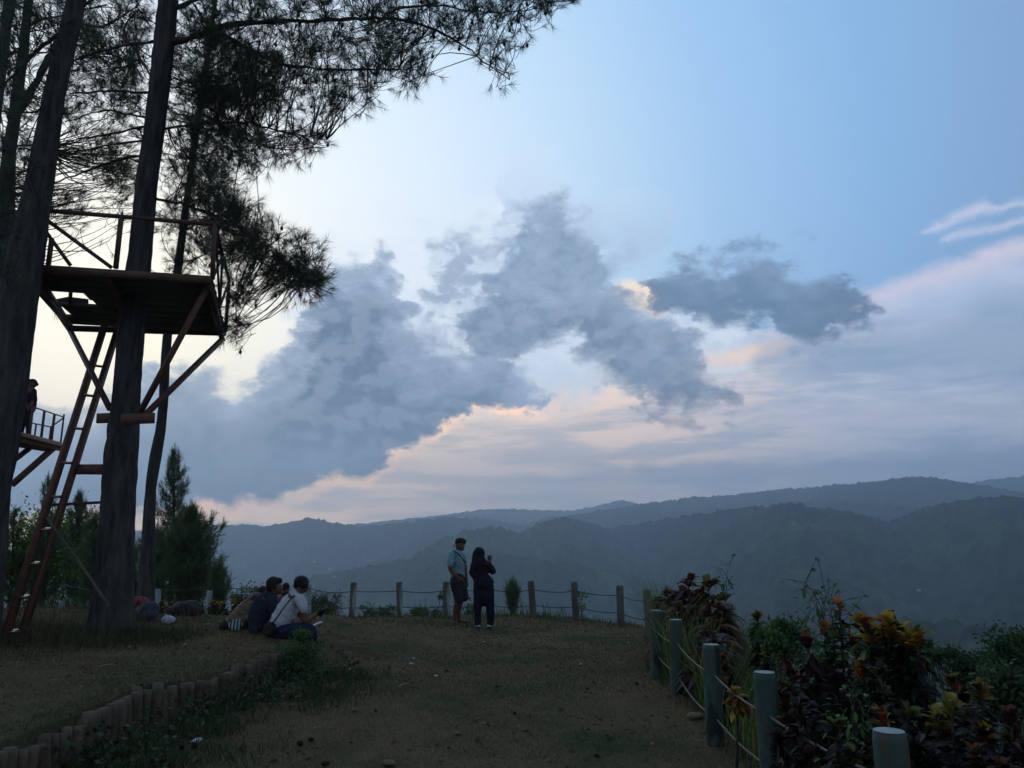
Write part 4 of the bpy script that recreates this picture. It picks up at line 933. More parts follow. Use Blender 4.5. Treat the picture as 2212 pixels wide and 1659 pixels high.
m = MB(); f1.blob(m, 455, 300, 0, 66, 56, 70, -.1); f1.fin(m, 'cap', 'capc', None)
m = MB(); f1.chain(m, [(490, 300, 0, 30), (515, 298, 0, 26), (540, 293, 0, 12)], sq=1.8); f1.fin(m, 'cap_brim', 'capc', None)
m = MB(); f1.chain(m, [(402, 335, 0, 14), (375, 352, 0, 14), (352, 368, 0, 7)], sq=2.2); f1.fin(m, 'cap_flap', 'pale', None)
m = MB(); f1.chain(m, [(428, 478, 0, 74), (420, 560, 0, 104), (425, 680, 0, 104), (428, 800, 0, 106)], sq=.78); f1.blob(m, 358, 482, -.09, 55, 50, 50); f1.blob(m, 485, 490, .10, 50, 45, 50)
f1.chain(m, [(350, 480, -.12, 50), (330, 560, -.15, 50), (326, 618, -.165, 47)]); f1.chain(m, [(490, 500, .13, 44), (510, 560, .16, 44), (520, 600, .17, 42)])
f1.fin(m, 't_shirt', 'teal', .010, 3, fold=.035)
m = MB(); f1.chain(m, [(430, 800, 0, 108), (432, 900, 0, 112)], sq=.8); f1.chain(m, [(398, 860, -.08, 78), (425, 1000, -.07, 74), (440, 1095, -.05, 68)]); f1.chain(m, [(470, 860, .08, 76), (510, 980, .07, 66), (522, 1075, .05, 58)])
f1.fin(m, 'shorts', 'shorts', .011, 3, fold=.03)
P = path(np.array([f1.J(365, 425, -.05), f1.J(420, 450, -.17), f1.J(470, 500, -.20), f1.J(512, 560, -.19), f1.J(535, 600, -.10)]), 12); m = MB(); m.tube(P, .018, 8, sq=.5); m.build('strap', MT['black'], f1.o, smooth=True)
m = MB(); f1.chain(m, [(345, 1446, -.01, 12), (430, 1450, -.03, 13), (515, 1450, -.05, 10)], sq=2.0); f1.fin(m, 'sandal', 'sole', None)
m = MB(); f1.chain(m, [(430, 1408, .10, 11), (500, 1418, .09, 12), (575, 1424, .07, 9)], sq=2.0); f1.fin(m, 'sandal', 'sole', None)
# --- standing woman
g2 = gpos(1044, 1358); f2 = Fig(921.7, 1123.2, .1563, g2[1], tuple(g2), 'woman in black hijab, black jacket and dark trousers holding up a phone, seen from behind')
m = MB()
f2.blob(m, 722, 470, 0, 62, 78, 68); f2.chain(m, [(725, 530, 0, 36), (728, 600, 0, 50)]); f2.chain(m, [(735, 600, 0, 90), (745, 740, 0, 90), (765, 880, 0, 84), (785, 960, 0, 84)], sq=.7)
f2.chain(m, [(640, 610, 0, 38), (628, 720, .02, 34), (665, 800, .14, 26), (720, 760, .24, 20)]); f2.chain(m, [(850, 620, .0, 38), (915, 720, .06, 34), (912, 670, .16, 26), (888, 620, .24, 18)])
hand(f2, m, f2.J(888, 625, .24), f2.J(876, 598, .26), f2.J(868, 560, .27), .3, -1); hand(f2, m, f2.J(720, 760, .24), f2.J(742, 740, .26), f2.J(770, 720, .27), .5)
f2.chain(m, [(725, 960, 0, 56), (704, 1150, 0, 42), (703, 1420, 0, 30)]); f2.chain(m, [(850, 960, 0, 56), (873, 1150, 0, 42), (880, 1420, 0, 30)])
f2.fin(m, 'body', 'skin', .010)
m = MB(); f2.blob(m, 722, 468, 0, 86, 92, 86); f2.chain(m, [(715, 500, .0, 84), (708, 560, -.01, 92), (712, 640, -.02, 100)], sq=.85); f2.fin(m, 'hijab', 'black', .011, 4, fold=.03)
m = MB(); f2.chain(m, [(732, 600, 0, 112), (735, 700, 0, 118), (752, 800, 0, 118), (775, 870, 0, 132)], sq=.78); f2.blob(m, 655, 625, 0, 58, 50); f2.blob(m, 835, 618, 0, 58, 48)
f2.chain(m, [(648, 620, 0, 50), (632, 730, .02, 48), (665, 800, .12, 38), (700, 780, .20, 30)]); f2.chain(m, [(848, 622, 0, 50), (910, 715, .05, 46), (915, 700, .12, 38), (900, 650, .20, 28)])
f2.chain(m, [(870, 820, 0, 40), (905, 858, 0, 32)])
f2.fin(m, 'jacket', 'black', .011, 4, fold=.04)
m = MB(); f2.chain(m, [(785, 870, 0, 140), (788, 980, 0, 146), (788, 1060, 0, 132)], sq=.7); f2.chain(m, [(722, 960, 0, 86), (706, 1150, 0, 64), (704, 1300, 0, 54), (704, 1425, 0, 50)]); f2.chain(m, [(852, 960, 0, 86), (874, 1150, 0, 66), (880, 1300, 0, 56), (882, 1418, 0, 52)])
f2.fin(m, 'trousers', 'navy', .011, 3, fold=.03)
for cx in (706, 867):
    m = MB(); f2.chain(m, [(cx, 1462, .0, 34), (cx, 1470, .10, 34), (cx, 1476, .2, 26)], sq=.8); s_ = f2.fin(m, 'shoe', 'shoe', None)
    m = MB(); f2.chain(m, [(cx, 1496, -.02, 34), (cx, 1498, .10, 34), (cx, 1496, .22, 26)], sq=.25); f2.fin(m, 'sole', 'sole', None, parent=s_)
m = MB(); m.box(f2.J(869, 552, .30), (.075, .010, .158), None); tag(m.build('phone', MT['phone'], origin=f2.J(869, 552, .30)), 'black phone held up by the woman in black', 'phone')
# --- seated group
KX, KY, KK = 460.8, 1221., .11455
def seated(cx, cy, dy, label):
    g = gpos(KX + cx * KK, KY + cy * KK); return g
gw = gpos(KX + 1300 * KK, KY + 1370 * KK); YW = gw[1]
f3 = Fig(KX, KY, KK, YW, tuple(gw), 'man in a white t-shirt and jeans sitting rightmost in the group, forearm on his knee')
m = MB()
f3.blob(m, 1665, 355, 0, 112, 128, 125, .08); f3.blob(m, 1715, 440, .03, 70, 80, 80); f3.blob(m, 1790, 425, .03, 20, 22, 20); f3.blob(m, 1520, 395, -.03, 18, 42, 22)
f3.chain(m, [(1645, 440, 0, 76), (1600, 520, 0, 74), (1540, 620, 0, 70)])
f3.chain(m, [(1500, 600, 0, 170), (1400, 800, 0, 190), (1270, 1050, 0, 190), (1200, 1230, 0, 190)], sq=.75, sc=.68)
f3.chain(m, [(1650, 640, -.12, 84), (1690, 860, -.15, 72), (1725, 1080, -.14, 58), (1840, 1010, -.10, 52), (1940, 925, -.06, 36)])
f3.chain(m, [(1500, 640, .20, 80), (1620, 900, .30, 65), (1760, 1050, .35, 55), (1900, 960, .30, 36)])
hand(f3, m, f3.J(1940, 925, -.06), f3.J(1985, 893, -.05), f3.J(2050, 850, -.04), .5)
f3.chain(m, [(1250, 1260, -.08, 130), (1560, 1190, -.12, 125), (1850, 1180, -.14, 88), (1885, 1290, -.12, 70), (1890, 1420, -.08, 60)], sc=.7)
f3.fin(m, 'body', 'skin', .010)
m = MB(); f3.blob(m, 1660, 315, .0, 142, 124, 150, .08); f3.blob(m, 1625, 365, .02, 118, 100, 140); f3.blob(m, 1700, 370, -.03, 95, 75, 110); f3.fin(m, 'hair', 'hair', .010, 2, fold=.02)
m = MB(); f3.blob(m, 1570, 600, 0, 120, 95, 125, .5); f3.chain(m, [(1545, 560, 0, 125), (1480, 680, 0, 205), (1370, 880, 0, 215), (1250, 1090, 0, 205), (1190, 1260, 0, 190)], sq=.72); f3.blob(m, 1610, 650, -.1, 135, 120, 110); f3.blob(m, 1480, 620, .14, 130, 110, 110)
f3.chain(m, [(1640, 650, -.12, 112), (1685, 780, -.15, 100), (1700, 850, -.155, 92)]); f3.fin(m, 't_shirt', 'white', .011, 3, fold=.05)
m = MB(); f3.chain(m, [(1230, 1280, -.05, 140), (1560, 1210, -.12, 138), (1830, 1185, -.14, 112), (1885, 1260, -.13, 92), (1885, 1390, -.1, 78)]); f3.chain(m, [(1230, 1290, .12, 140), (1550, 1190, .22, 130), (1780, 1170, .28, 100), (1800, 1380, .30, 70)]); f3.blob(m, 1180, 1290, 0, 190, 110, 190)
f3.fin(m, 'jeans', 'denim', .011, 3, fold=.03)
m = MB(); f3.chain(m, [(1890, 1440, -.10, 34), (1960, 1450, -.12, 30)], sq=1.2); f3.fin(m, 'shoe', 'sole', None)
P = path(np.array([f3.J(1600, 535, -.02), f3.J(1500, 590, -.19), f3.J(1350, 770, -.245), f3.J(1200, 990, -.245), f3.J(1090, 1130, -.22)]), 18); m = MB(); m.tube(P, .016, 8, sq=.5); m.build('bag_strap', MT['black'], f3.o, smooth=True)
m = MB(); f3.blob(m, 1060, 1210, -.20, 120, 130, 60, .4); o = f3.fin(m, 'sling_bag', 'dark', None, fold=.05)
m = MB(); m.box(f3.J(2062, 845, -.08), (.07, .012, .13), [[.8, 0, .6], [0, 1, 0], [-.6, 0, .8]]); tag(m.build('phone', MT['phone'], origin=f3.J(2062, 845, -.08)), 'dark phone in the hand of the white-shirted seated man', 'phone')
gn = gpos(KX + 850 * KK, KY + 1270 * KK)
f4 = Fig(KX, KY, KK, YW + .55, (gn[0], YW + .55, gn[2]), 'man in a dark blue shirt sitting left of the white-shirted man, face turned right')
m = MB()
f4.blob(m, 1165, 385, 0, 115, 135, 125); f4.blob(m, 1235, 450, 0, 72, 90, 85); f4.blob(m, 1308, 420, 0, 22, 26, 20); f4.blob(m, 1285, 475, 0, 30, 18, 34); f4.blob(m, 1262, 520, 0, 36, 28, 40); f4.blob(m, 1110, 420, -.10, 20, 42, 14)
f4.chain(m, [(1145, 450, 0, 78), (1130, 550, 0, 78), (1080, 640, 0, 70)]); f4.chain(m, [(1000, 650, 0, 190), (900, 900, 0, 190), (850, 1150, 0, 190)], sq=.75, sc=.68)
f4.chain(m, [(1080, 680, -.15, 80), (1150, 900, -.15, 66), (1250, 1050, -.1, 50), (1400, 1000, -.05, 36)]); hand(f4, m, f4.J(1400, 1000, -.05), f4.J(1450, 980, -.05), f4.J(1500, 960, -.05), .4)
f4.chain(m, [(880, 1200, 0, 120), (1200, 1120, 0, 110), (1450, 1100, 0, 80), (1480, 1290, 0, 60)], sc=.7)
f4.fin(m, 'body', 'skin', .011)
m = MB(); f4.blob(m, 1130, 335, 0, 140, 125, 152); f4.blob(m, 1095, 400, 0, 100, 125, 140); f4.blob(m, 1222, 280, 0, 84, 54, 100); f4.blob(m, 1150, 400, -.02, 95, 70, 125); f4.fin(m, 'hair', 'hair', .010, 2, fold=.04)
m = MB(); f4.blob(m, 1090, 640, 0, 135, 100, 135, .5); f4.chain(m, [(1060, 600, 0, 150), (980, 690, 0, 225), (880, 880, 0, 225), (830, 1060, 0, 200), (815, 1200, 0, 165)], sq=.72); f4.blob(m, 870, 640, .05, 120, 100, 110, .5); f4.chain(m, [(1090, 680, -.14, 112), (1140, 850, -.15, 96)]); f4.fin(m, 't_shirt', 'navyshirt', .012, 3, fold=.05)
m = MB(); f4.chain(m, [(850, 1215, 0, 140), (1200, 1160, 0, 120), (1450, 1120, 0, 100), (1480, 1260, 0, 80)]); f4.fin(m, 'trousers', 'black', .012, 3, fold=.03)
f5 = Fig(KX, KY, KK, YW + 1.0, (PY(KX + 350 * KK, KY + 1280 * KK, YW + 1.)[0], YW + 1., float(G(gn[0] - .4, YW + 1.))), 'person in a khaki shirt bending far forward at the left end of the seated group')
m = MB(); f5.chain(m, [(720, 640, 0, 80), (560, 780, 0, 120), (420, 940, 0, 130), (300, 1090, 0, 120)], sq=.7); f5.blob(m, 930, 510, .1, 95, 105, 105); f5.chain(m, [(900, 560, .05, 60), (800, 610, 0, 80)]); f5.chain(m, [(760, 600, -.05, 52), (840, 540, -.08, 46), (940, 640, -.05, 36)])
hand(f5, m, f5.J(940, 640, -.05), f5.J(980, 670, -.05), f5.J(1030, 700, -.05)); f5.chain(m, [(300, 1160, 0, 90), (600, 1150, .1, 80), (820, 1110, .1, 64), (830, 1230, .1, 50)]); f5.fin(m, 'body', 'skin', .013)
m = MB(); f5.blob(m, 940, 490, .1, 112, 100, 115); f5.fin(m, 'hair', 'hair', None)
m = MB(); f5.chain(m, [(760, 680, 0, 100), (640, 790, 0, 165), (450, 980, 0, 185), (310, 1110, 0, 150)], sq=.85); f5.blob(m, 540, 1020, 0, 190, 120, 170, -.4); f5.fin(m, 'shirt', 'tan', .013, 3, fold=.06)
m = MB(); f5.blob(m, 250, 1150, 0, 130, 150, 190); f5.chain(m, [(280, 1180, 0, 125), (600, 1170, .1, 120), (820, 1120, .12, 90), (830, 1220, .12, 70)]); f5.fin(m, 'trousers', 'maroon', .013, 3, fold=.03)
m = MB(); f5.blob(m, 430, 1110, -.30, 130, 125, 45, .2); o = f5.fin(m, 'striped_bag', 'stripe', None, fold=.06)
f6 = Fig(KX, KY, KK, YW + 1.5, (PY(KX + 1370 * KK, KY + 1250 * KK, YW + 1.5)[0], YW + 1.5, float(G(gn[0] + .4, YW + 1.5))), 'person hidden behind the seated men, only a dark-haired head showing between them')
m = MB(); f6.blob(m, 1375, 430, 0, 62, 85, 75); f6.chain(m, [(1370, 490, 0, 40), (1360, 560, 0, 50)]); f6.chain(m, [(1340, 640, 0, 130), (1300, 900, 0, 130), (1280, 1120, 0, 140)], sq=.7); f6.chain(m, [(1300, 1140, 0, 100), (1450, 1000, .3, 80), (1480, 1180, .4, 60)]); f6.fin(m, 'body', 'skin', .013)
m = MB(); f6.blob(m, 1368, 405, 0, 74, 78, 85); f6.fin(m, 'hair', 'hair', None)
m = MB(); f6.chain(m, [(1350, 600, 0, 110), (1320, 750, 0, 150), (1290, 1100, 0, 150)], sq=.75); f6.fin(m, 'shirt', 'black', .013)
# --- person on the far platform
f7 = Fig(0, 795, .2083, Y2 - .15, tuple(PZ(62, 945, z2)), 'person in a cap standing on the small far platform, half hidden by the left-edge trunk')
m = MB(); f7.blob(m, 335, 165, 0, 40, 50, 45); f7.chain(m, [(330, 200, 0, 22), (320, 230, 0, 30)]); f7.chain(m, [(310, 250, 0, 60), (300, 330, 0, 60), (285, 420, 0, 60)], sq=.7); f7.chain(m, [(350, 250, -.05, 24), (352, 340, -.1, 20), (310, 400, -.25, 14)]); f7.chain(m, [(270, 250, .05, 24), (262, 340, 0, 20), (285, 400, -.2, 14)])
hand(f7, m, f7.J(310, 400, -.25), f7.J(300, 412, -.27), f7.J(292, 430, -.28)); f7.chain(m, [(300, 430, -.06, 38), (296, 560, -.05, 26), (294, 690, 0, 16)]); f7.chain(m, [(262, 430, .06, 38), (240, 560, .05, 26), (212, 690, .05, 16)]); f7.fin(m, 'body', 'skin', .016)
m = MB(); f7.blob(m, 335, 145, 0, 46, 34, 48); f7.chain(m, [(360, 160, 0, 14), (392, 176, 0, 7)], sq=2.2); f7.fin(m, 'cap', 'capc', None)
m = MB(); f7.chain(m, [(315, 235, 0, 45), (315, 300, 0, 72), (300, 410, 0, 70)], sq=.8); f7.chain(m, [(352, 245, -.05, 30), (356, 320, -.09, 28), (350, 370, -.12, 24)]); f7.fin(m, 'jacket', 'black', .016, 3, fold=.03)
m = MB(); f7.chain(m, [(285, 410, 0, 66), (282, 450, 0, 66)], sq=.7); f7.chain(m, [(305, 440, -.06, 44), (298, 560, -.05, 32), (296, 690, 0, 24)]); f7.chain(m, [(262, 440, .06, 44), (240, 560, .05, 30), (214, 690, .05, 22)]); f7.fin(m, 'trousers', 'black', .016)

# ------------------------------------------------------------------ crotons and cordylines on the right
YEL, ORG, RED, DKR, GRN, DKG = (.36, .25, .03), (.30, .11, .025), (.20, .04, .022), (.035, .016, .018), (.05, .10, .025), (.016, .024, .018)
def croton(px, py, Y, w, label, top, low, heads=5, L=.15, depth_=.8, topn=14, tight=False, cat='croton', nm='croton_bush', dens=1., wid=.42):
    q = PY(px, py, Y); gz = float(G(q[0], q[1])); s = pxm(Y)
    if nm == 'croton_bush': L *= .68; dens *= 1.8
    t = empty(nm, (q[0], q[1], gz), label, cat, 'bright leaved bushes beyond the posts')
    top = np.atleast_2d(top); low = np.atleast_2d(low)
    lv, st = MB(), MB(); base = np.array([q[0], q[1], gz - .1]); Hh = q[2] - gz
    for h in range(heads):
        if h == 0: tip = q.copy()
        else: tip = q + [rng.uniform(-1, 1) * w / s, rng.uniform(-.3, .3), -(rng.uniform(.0, .10) if tight else rng.uniform(.05, .45) * min(Hh, 1.)) ]
        b0 = base + [(tip[0] - q[0]) * .5 + rng.normal() * .04, rng.normal() * .05, 0]; B = path(np.array([b0, (b0 + tip) / 2 + rng.normal(size=3) * .04, tip]), 14); st.tube(B, np.linspace(.013, .007, 14), 6)
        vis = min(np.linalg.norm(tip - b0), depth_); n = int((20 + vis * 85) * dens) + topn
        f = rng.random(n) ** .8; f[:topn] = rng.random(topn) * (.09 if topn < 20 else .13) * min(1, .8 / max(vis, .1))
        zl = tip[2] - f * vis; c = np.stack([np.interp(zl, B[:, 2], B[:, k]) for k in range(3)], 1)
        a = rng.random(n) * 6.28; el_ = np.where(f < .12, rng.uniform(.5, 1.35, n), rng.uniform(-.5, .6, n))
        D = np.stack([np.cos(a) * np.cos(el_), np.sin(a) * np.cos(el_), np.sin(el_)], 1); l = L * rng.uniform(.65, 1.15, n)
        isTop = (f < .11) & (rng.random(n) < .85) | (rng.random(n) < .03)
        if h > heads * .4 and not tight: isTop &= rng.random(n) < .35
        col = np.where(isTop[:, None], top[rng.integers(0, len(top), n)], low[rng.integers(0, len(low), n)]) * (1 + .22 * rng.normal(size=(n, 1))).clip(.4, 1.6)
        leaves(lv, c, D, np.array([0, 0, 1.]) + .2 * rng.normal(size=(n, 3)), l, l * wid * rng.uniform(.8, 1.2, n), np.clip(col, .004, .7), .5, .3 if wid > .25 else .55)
    lv.build('foliage', MT['leaf'], t, colour=True, smooth=True); st.build('stems', MT['branch'], t, smooth=True); return t
dark_mix = [DKR, DKG, DKG, GRN]
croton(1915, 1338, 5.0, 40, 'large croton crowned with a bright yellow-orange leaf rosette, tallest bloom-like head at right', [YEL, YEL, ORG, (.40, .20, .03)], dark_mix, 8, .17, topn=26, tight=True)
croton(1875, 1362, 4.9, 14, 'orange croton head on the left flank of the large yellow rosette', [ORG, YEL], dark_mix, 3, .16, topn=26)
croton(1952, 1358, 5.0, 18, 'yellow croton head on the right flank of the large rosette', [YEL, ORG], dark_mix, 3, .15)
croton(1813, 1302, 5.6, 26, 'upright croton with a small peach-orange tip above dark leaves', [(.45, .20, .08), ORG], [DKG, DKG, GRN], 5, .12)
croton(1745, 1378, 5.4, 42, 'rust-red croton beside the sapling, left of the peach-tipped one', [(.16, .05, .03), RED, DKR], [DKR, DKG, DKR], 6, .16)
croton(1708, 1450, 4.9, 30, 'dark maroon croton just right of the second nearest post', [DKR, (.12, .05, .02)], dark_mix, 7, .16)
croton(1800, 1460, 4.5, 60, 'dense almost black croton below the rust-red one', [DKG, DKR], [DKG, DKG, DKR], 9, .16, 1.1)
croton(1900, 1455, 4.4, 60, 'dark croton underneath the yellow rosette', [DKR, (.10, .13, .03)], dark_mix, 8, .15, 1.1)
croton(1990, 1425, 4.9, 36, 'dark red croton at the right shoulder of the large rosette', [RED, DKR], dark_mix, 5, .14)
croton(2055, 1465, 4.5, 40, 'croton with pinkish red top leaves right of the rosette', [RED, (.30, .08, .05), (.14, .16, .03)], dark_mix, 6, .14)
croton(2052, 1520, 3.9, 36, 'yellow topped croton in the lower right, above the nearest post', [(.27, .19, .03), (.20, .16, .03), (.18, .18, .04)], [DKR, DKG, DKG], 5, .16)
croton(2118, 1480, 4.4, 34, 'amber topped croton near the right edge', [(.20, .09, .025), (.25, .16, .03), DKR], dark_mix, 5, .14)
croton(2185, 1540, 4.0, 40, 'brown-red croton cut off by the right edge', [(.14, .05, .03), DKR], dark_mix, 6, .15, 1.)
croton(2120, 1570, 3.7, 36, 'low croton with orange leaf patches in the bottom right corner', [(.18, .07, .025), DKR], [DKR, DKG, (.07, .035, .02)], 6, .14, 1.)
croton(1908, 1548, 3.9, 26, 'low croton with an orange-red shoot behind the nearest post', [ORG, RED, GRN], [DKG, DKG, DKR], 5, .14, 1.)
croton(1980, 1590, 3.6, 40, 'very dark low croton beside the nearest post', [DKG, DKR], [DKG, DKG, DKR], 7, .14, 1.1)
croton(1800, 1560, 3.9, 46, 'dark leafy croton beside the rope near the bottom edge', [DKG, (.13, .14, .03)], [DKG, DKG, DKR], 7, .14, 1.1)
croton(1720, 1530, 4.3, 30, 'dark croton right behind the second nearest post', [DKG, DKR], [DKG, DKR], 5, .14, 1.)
croton(1592, 1500, 5.6, 12, 'yellow and orange croton shoot leaning through the rope between two posts', [YEL, ORG, ORG], [YEL, (.2, .07, .03), DKR], 1, .15, .10)
croton(1638, 1330, 8.0, 22, 'yellow-green croton top rising from the tall grass', [(.24, .22, .04), (.2, .2, .04)], [DKG, GRN, GRN], 4, .18, .5)
croton(1560, 1420, 7.4, 16, 'dark croton in the tall grass with one orange leaf', [DKR, DKR, ORG], [DKR, DKG], 4, .16, .7)
MAR = [(.075, .028, .022), (.055, .022, .022), (.10, .045, .02)]
for (px, py, Y, w, lab, tp) in [(1488, 1262, 10.2, 16, 'tallest maroon cordyline with broad strap leaves behind the corner posts', MAR), (1445, 1290, 10.6, 12, 'leftmost maroon cordyline with a yellowish leaf tip beside the corner posts', MAR + [(.13, .13, .03)]),
        (1532, 1268, 10.0, 12, 'maroon cordyline with olive tips right of the tallest one', [(.10, .06, .02), (.11, .10, .025)]), (1548, 1322, 9.0, 18, 'rusty brown cordyline with pale drooping leaves in front of the taller ones', [(.12, .06, .03), (.16, .10, .08), (.07, .03, .025)]),
        (1470, 1320, 9.8, 20, 'low cordyline clump at the foot of the tallest one', MAR), (1530, 1385, 8.2, 16, 'dark purple cordyline standing in the tall grass', [(.04, .02, .03), (.10, .07, .08)])]:
    croton(px, py, Y, w, lab, tp, tp, 6, .34, .5, 18, False, 'cordyline', 'cordyline', .95, .22)
# saplings with small leaves
def sapling(pts, Y, label, n=40, L=.05, col=(.05, .11, .035), spread=.09, nm='sapling'):
    P = np.array([PY(x, y, Y) for x, y in pts]); gz = float(G(P[-1][0], P[-1][1])); B = path(np.vstack([P, [P[-1][0], P[-1][1], gz - .05]]), 30)
    t = empty(nm, (B[-1][0], B[-1][1], gz), label, 'sapling', 'thin saplings'); m = MB(); n = int(n * 1.7); m.tube(B, np.linspace(.002, .007, 30), 5); m.build('stem', MT['branch'], t)
    k = B[rng.integers(0, 18, n)]; e = k + rng.normal(size=(n, 3)) * spread; m2 = MB()
    D = unit(e - k + [0, 0, -.02]); ll = L * rng.uniform(.7, 1.3, n); leaves(m2, e, D, np.tile([0, 0, 1.], (n, 1)) + .3 * rng.normal(size=(n, 3)), ll, ll * .5, np.asarray(col) * (1 + .25 * rng.normal(size=(n, 1))).clip(.4, 1.7), .2, .3)
    for a_, b_ in zip(k[::2], e[::2]): m2.tube(np.array([a_, b_]), .002, 3, cap=False, col=(.05, .05, .03))
    m2.build('foliage', MT['leaf'], t, colour=True, smooth=True)
sapling([(1740, 1258), (1752, 1275), (1772, 1300), (1780, 1340), (1785, 1400)], 5.7, 'leafy green sapling rising left of the peach-tipped croton', 90, .05, (.04, .10, .04), .075)
sapling([(1785, 1290), (1800, 1330), (1800, 1380)], 5.8, 'small green sapling against the peach-tipped croton', 90, .05, (.07, .13, .03), .09)
sapling([(1835, 1325), (1838, 1360), (1830, 1400)], 5.9, 'pale green sapling right of the peach-tipped croton', 60, .05, (.09, .16, .035), .08)
sapling([(1578, 1215), (1566, 1250), (1572, 1275), (1556, 1300), (1550, 1350)], 9.4, 'thin vine-like stem with sparse leaves above the cordylines', 34, .06, (.05, .12, .05), .08)
sapling([(1845, 1500), (1850, 1540), (1840, 1600)], 4.0, 'light green weed among the dark crotons near the bottom', 70, .035, (.07, .16, .04), .06)
for i, (x, y, Y, rx_, ry_) in enumerate([(2080, 1440, 8.5, 70, 40), (2185, 1425, 8.0, 55, 55), (1985, 1410, 9.5, 40, 26), (2170, 1500, 6.5, 60, 50)]):
    leaf_tree((x, y), rx_, ry_, Y, 2600, .045, (.035, .075, .025), ['green shrub behind the crotons at lower right', 'green shrub touching the right edge of the photo', 'small green shrub right behind the big yellow rosette', 'green shrub low at the right edge behind the amber croton'][i], 'shrub', 'shrub', 'green shrubs on the slope', 34)
leaf_tree((1700, 1385), 60, 36, 7.0, 3000, .04, (.06, .11, .03), 'pale green shrub between the tall grass and the rust-red croton', 'shrub', 'shrub', 'green shrubs on the slope', 26)
leaf_tree((640, 1438), 50, 48, WEND[1] - .05, 6500, .034, (.065, .135, .045), 'dense green bush at the far end of the log edging before the seated group', 'bush', 'bush', None, 60)
leaf_tree((655, 1372), 22, 14, WEND[1] - .05, 420, .034, (.06, .13, .04), 'light green weed tip sticking up in front of the seated man\'s knees', 'weed', 'weed', None, 8)
for i, (x, y, Y) in enumerate([(372, 1305, 15.4), (398, 1312, 15.0), (425, 1310, 15.2), (352, 1300, 15.8), (480, 1305, 15.4), (505, 1300, 15.6), (462, 1300, 15.9)]):
    croton(x, y, Y, 10, 'yellow leaved croton %s' % ['low between bent trunk and black bag', 'just left of the black bag', 'behind the black bag', 'at the foot of the bent trunk', 'just right of the pale mint post', 'near the khaki-shirted back', 'close to the pale mint post'][i], [YEL, ORG, YEL], [DKR, (.12, .09, .02), DKG], 3, .15, .4)

# ------------------------------------------------------------------ bags and litter
def lump(c, r, name, mt, label, cat, seed=0, amp=.35, rot=0.):
    mb = MB(); mb.ball((0, 0, 0), r, 28, 20); V = mb.V[0]; u = V / np.linalg.norm(V / np.array(r), axis=1)[:, None]
    d = 1 + amp * (fbm(V[:, 0] * 6 / max(r) * .3 + seed + V[:, 2] * 4, V[:, 1] * 6 / max(r) * .3 + seed - V[:, 2] * 3, 4, seed) - .5) * 2
    mb.V[0] = V * d[:, None] + np.asarray(c); return tag(mb.build(name, MT[mt], origin=np.asarray(c), smooth=True), label, cat)
def on(px, py, dz=0.): q = gpos(px, py); return q + [0, 0, dz]
MT['redc'] = mat('red_fabric', (.20, .03, .04), (.26, .05, .05), 12, .85, .5); MT['bluec'] = mat('blue_grey_fabric', (.035, .05, .075), (.06, .08, .11), 12, .85, .5)
MT['straw'] = mat('dry_leaf', (.18, .12, .06), (.10, .07, .04), 20, .9); MT['darkbit'] = mat('dark_dropping', (.012, .01, .008), None, 5, .9); MT['wood'] = mat('dry_stick', (.16, .13, .09), (.22, .18, .13), 20, .9)
def bag(c, r, mt, strap, label, seed):
    q = np.asarray(c); t = empty('backpack', tuple(q), label, 'backpack')
    mb = MB(); mb.ball((0, 0, 0), r, 26, 18); V = mb.V[0]; V[:, 2] = np.maximum(V[:, 2], -r[2] * .8)
    V *= (1 + .3 * (fbm(V[:, 0] * 7 + seed, V[:, 1] * 7 + V[:, 2] * 8, 3, seed) - .5) * 2)[:, None]; mb.V[0] = V + q + [0, 0, r[2] * .75]; mb.build('pack', MT[mt], t, smooth=True)
    mb = MB(); mb.tube(path(np.array([q + [-r[0] * .4, -r[1] * .9, r[2] * .3], q + [-r[0] * .2, -r[1] * 1.15, r[2] * 1.0], q + [0, -r[1] * .8, r[2] * 1.5], q + [r[0] * .3, -r[1] * 1.1, r[2] * .6]]), 12), .014, 7, sq=.4); mb.build('strap', MT[strap], t)
    mb = MB(); mb.box(q + [r[0] * .1, -r[1] * .92, r[2] * .6], (r[0] * .9, .05, r[2] * .55)); o = mb.build('pocket', MT[mt], t); remesh(o, .012, 6)
def atY(px, Y):
    q = PY(px, 1330, Y); return np.array([q[0], q[1], float(G(q[0], q[1]))])
bag(atY(318, 12.3), (.18, .13, .15), 'bluec', 'dark', 'blue-grey backpack lying against the foot of the bent trunk', 3)
bag(atY(303, 12.75), (.16, .11, .20), 'redc', 'dark', 'red backpack standing behind the blue-grey one at the trunk', 5)
bag(atY(405, 13.2), (.27, .2, .15), 'dark', 'black', 'black bag lying in the grass left of the seated group', 9)
pb = on(363, 1348); o = lump(pb + [0, 0, .055], (.10, .08, .07), 'plastic_bag', 'pale', 'white knotted plastic bag on the grass left of the black bag', 'plastic bag', 11, .3)
mb = MB(); mb.tube(np.array([[0, 0, .05], [-.02, 0, .10], [-.03, 0, .15]]) + pb + [-.02, 0, .0], [.03, .012, .006], 7); mb.build('knot', MT['pale'], o)
def scrap(px, py, r, mt, label, name='litter_scrap', cat='litter', amp=.6, flat=.35, grp='litter scattered on the grass'):
    q = on(px, py); o = lump(q + [0, 0, r * flat * .8 + .008], (r, r * rng.uniform(.5, .9), r * flat), name, mt, label, cat, int(px) % 97, amp); tag(o, group=grp); o.rotation_euler = (0, 0, rng.random() * 3)
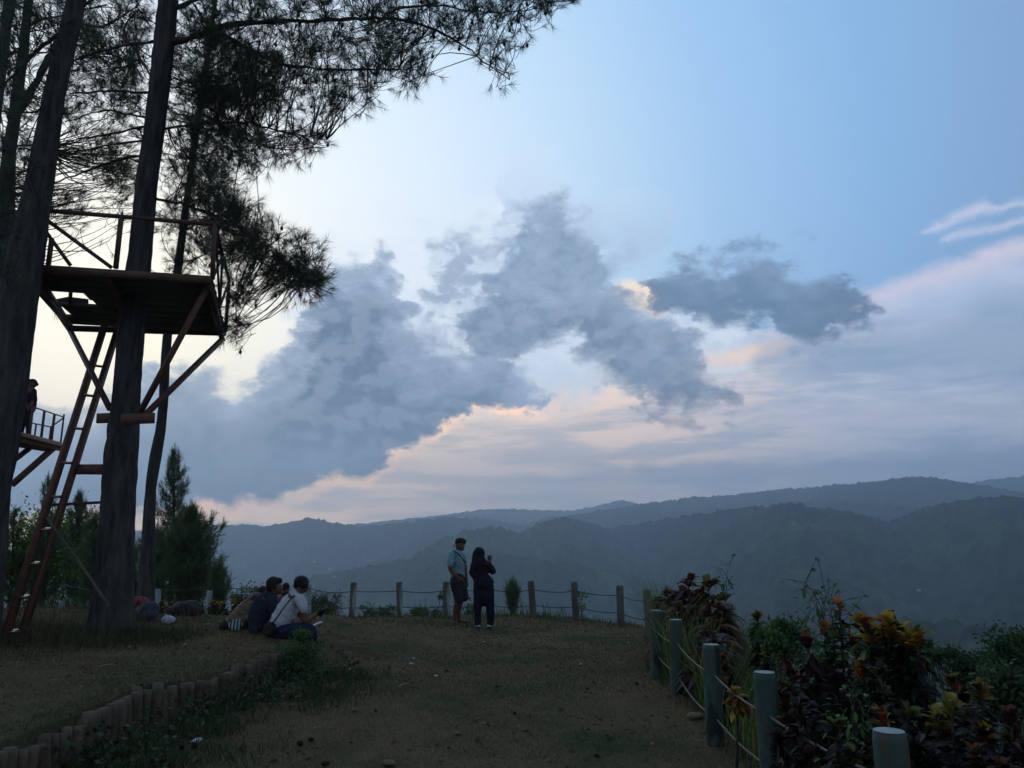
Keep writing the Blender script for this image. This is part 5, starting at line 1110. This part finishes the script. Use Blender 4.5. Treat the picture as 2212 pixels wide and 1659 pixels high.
for a in [(888, 1437, .030, 'pale', 'pale blue paper scrap left of the clearing centre'), (942, 1463, .026, 'pale', 'bright white scrap right of the pale blue one'), (765, 1538, .030, 'straw', 'pale crumpled scrap alone in the lower left of the clearing'),
          (753, 1449, .032, 'pale', 'greenish white scrap right of the green bush'), (1046, 1388, .024, 'pale', 'white scrap just below the woman\'s shoes'), (1016, 1376, .034, 'bluec', 'lilac grey wrapper between the standing man and woman'),
          (1254, 1437, .022, 'pale', 'tiny white scrap in the middle right of the clearing'), (892, 1331, .055, 'pale', 'white crumpled bag at the far fence left of the standing man'), (1502, 1553, .07, 'wood', 'crumpled pale paper beside the third nearest post'),
          (424, 1606, .045, 'pale', 'white wrapper strip in the weeds below the log edging'), (894, 1424, .020, 'pale', 'thin pale sliver above the pale blue scrap'), (968, 1467, .014, 'straw', 'tiny tan crumb right of the bright white scrap'),
          (1357, 1374, .018, 'pale', 'upper of two white specks near the corner posts'), (1357, 1390, .018, 'pale', 'lower of two white specks near the corner posts'), (1423, 1440, .018, 'pale', 'white speck at the foot of the fourth post'),
          (1290, 1487, .016, 'straw', 'tan flake on the green turf patch'), (988, 1588, .030, 'straw', 'dull transparent wrapper near the bottom centre'), (840, 1655, .05, 'straw', 'dry leaf cut by the bottom edge')]: scrap(*a)
for i, (x, y, r) in enumerate([(648, 1612, .030), (672, 1603, .024), (703, 1657, .030), (812, 1539, .018), (1112, 1545, .020), (1268, 1492, .020), (742, 1462, .020), (770, 1470, .018), (940, 1415, .016), (912, 1370, .02), (1064, 1396, .016), (1405, 1448, .022)]):
    scrap(x, y, r, 'darkbit', ['larger dark clod at the bottom left of the clearing', 'dark clod just right of the larger one', 'dark clod on the bottom edge', 'dark clod in the lower middle left', 'dark clod in the clearing centre', 'dark clod near the green turf patch',
        'dark clod below the green bush', 'second dark clod right of the green bush', 'dark clod below the standing man', 'dark clod right under the sandals', 'dark clod under the woman', 'dark clod near the fourth post'][i], 'soil_clod', 'clod', .5, .6, 'dark clods on the grass')
def stick(a, b, r, label, mt='wood'):
    p, q = on(*a), on(*b); p[2] += .02; q[2] += .02; mb = MB(); mb.tube(path(np.array([p, (p + q) / 2 + [0, 0, .012], q]), 6), r, 6); tag(mb.build('stick', MT[mt], origin=p), label, 'stick', 'sticks on the grass')
stick((858, 1489), (884, 1480), .007, 'thin dry stick in the centre of the clearing'); stick((672, 1358), (694, 1347), .016, 'pale stick lying right of the seated man\'s knee', 'pale'); stick((672, 1583), (688, 1576), .006, 'short stick low in the clearing')
stick((212, 1586 - 140), (245, 1440), .008, 'dry stick on the terrace grass'); stick((395, 1415 - 15), (402, 1396), .012, 'short broken stick on the terrace in front of the black bag'); stick((60, 1322), (150, 1328), .02, 'long fallen branch lying behind the ladder foot'); stick((275, 1404), (300, 1398), .010, 'twig on the terrace below the plastic bag')
stick((1270, 1390), (1340, 1384), .006, 'thin twig near the far corner of the clearing')
# far houses as small pale blocks with roofs
MT['wall'] = mat('pale_house_wall', (.5, .5, .48), None, 5, .9); MT['roof'] = mat('grey_metal_roof', (.30, .30, .31), None, 5, .6)
for i, (x, y, s_) in enumerate([(678, 1221, 5), (711, 1236, 5), (704, 1231, 4), (723, 1249, 4), (1988, 1297, 3.5)]):
    q = HIT(x, y); t = empty('farmhouse', tuple(q), ['pale speck of a house low on the left mountain, highest of its cluster', 'pale house at the foot of the left mountain, right end of its cluster', 'pale house at the foot of the left mountain, middle of its cluster', 'lowest pale house under the left mountain, just above the fence', 'pale speck of a house in the valley above the large yellow rosette'][i], 'house', 'far houses on the hills')
    mb = MB(); mb.box(q + [0, 0, s_ * .3], (s_ * 1.5, s_, s_ * .9)); mb.build('wall', MT['wall'], t)
    mb = MB(); h = s_ * .75; V = np.array([[-.85, -.6, 0], [.85, -.6, 0], [.85, .6, 0], [-.85, .6, 0], [-.85, 0, .4], [.85, 0, .4]]) * s_ + q + [0, 0, h]; mb.add(V, [[0, 1, 5, 4], [2, 3, 4, 5]]); mb.add(V, [[0, 4, 3], [1, 2, 5]]); mb.build('roof', MT['roof'], t)
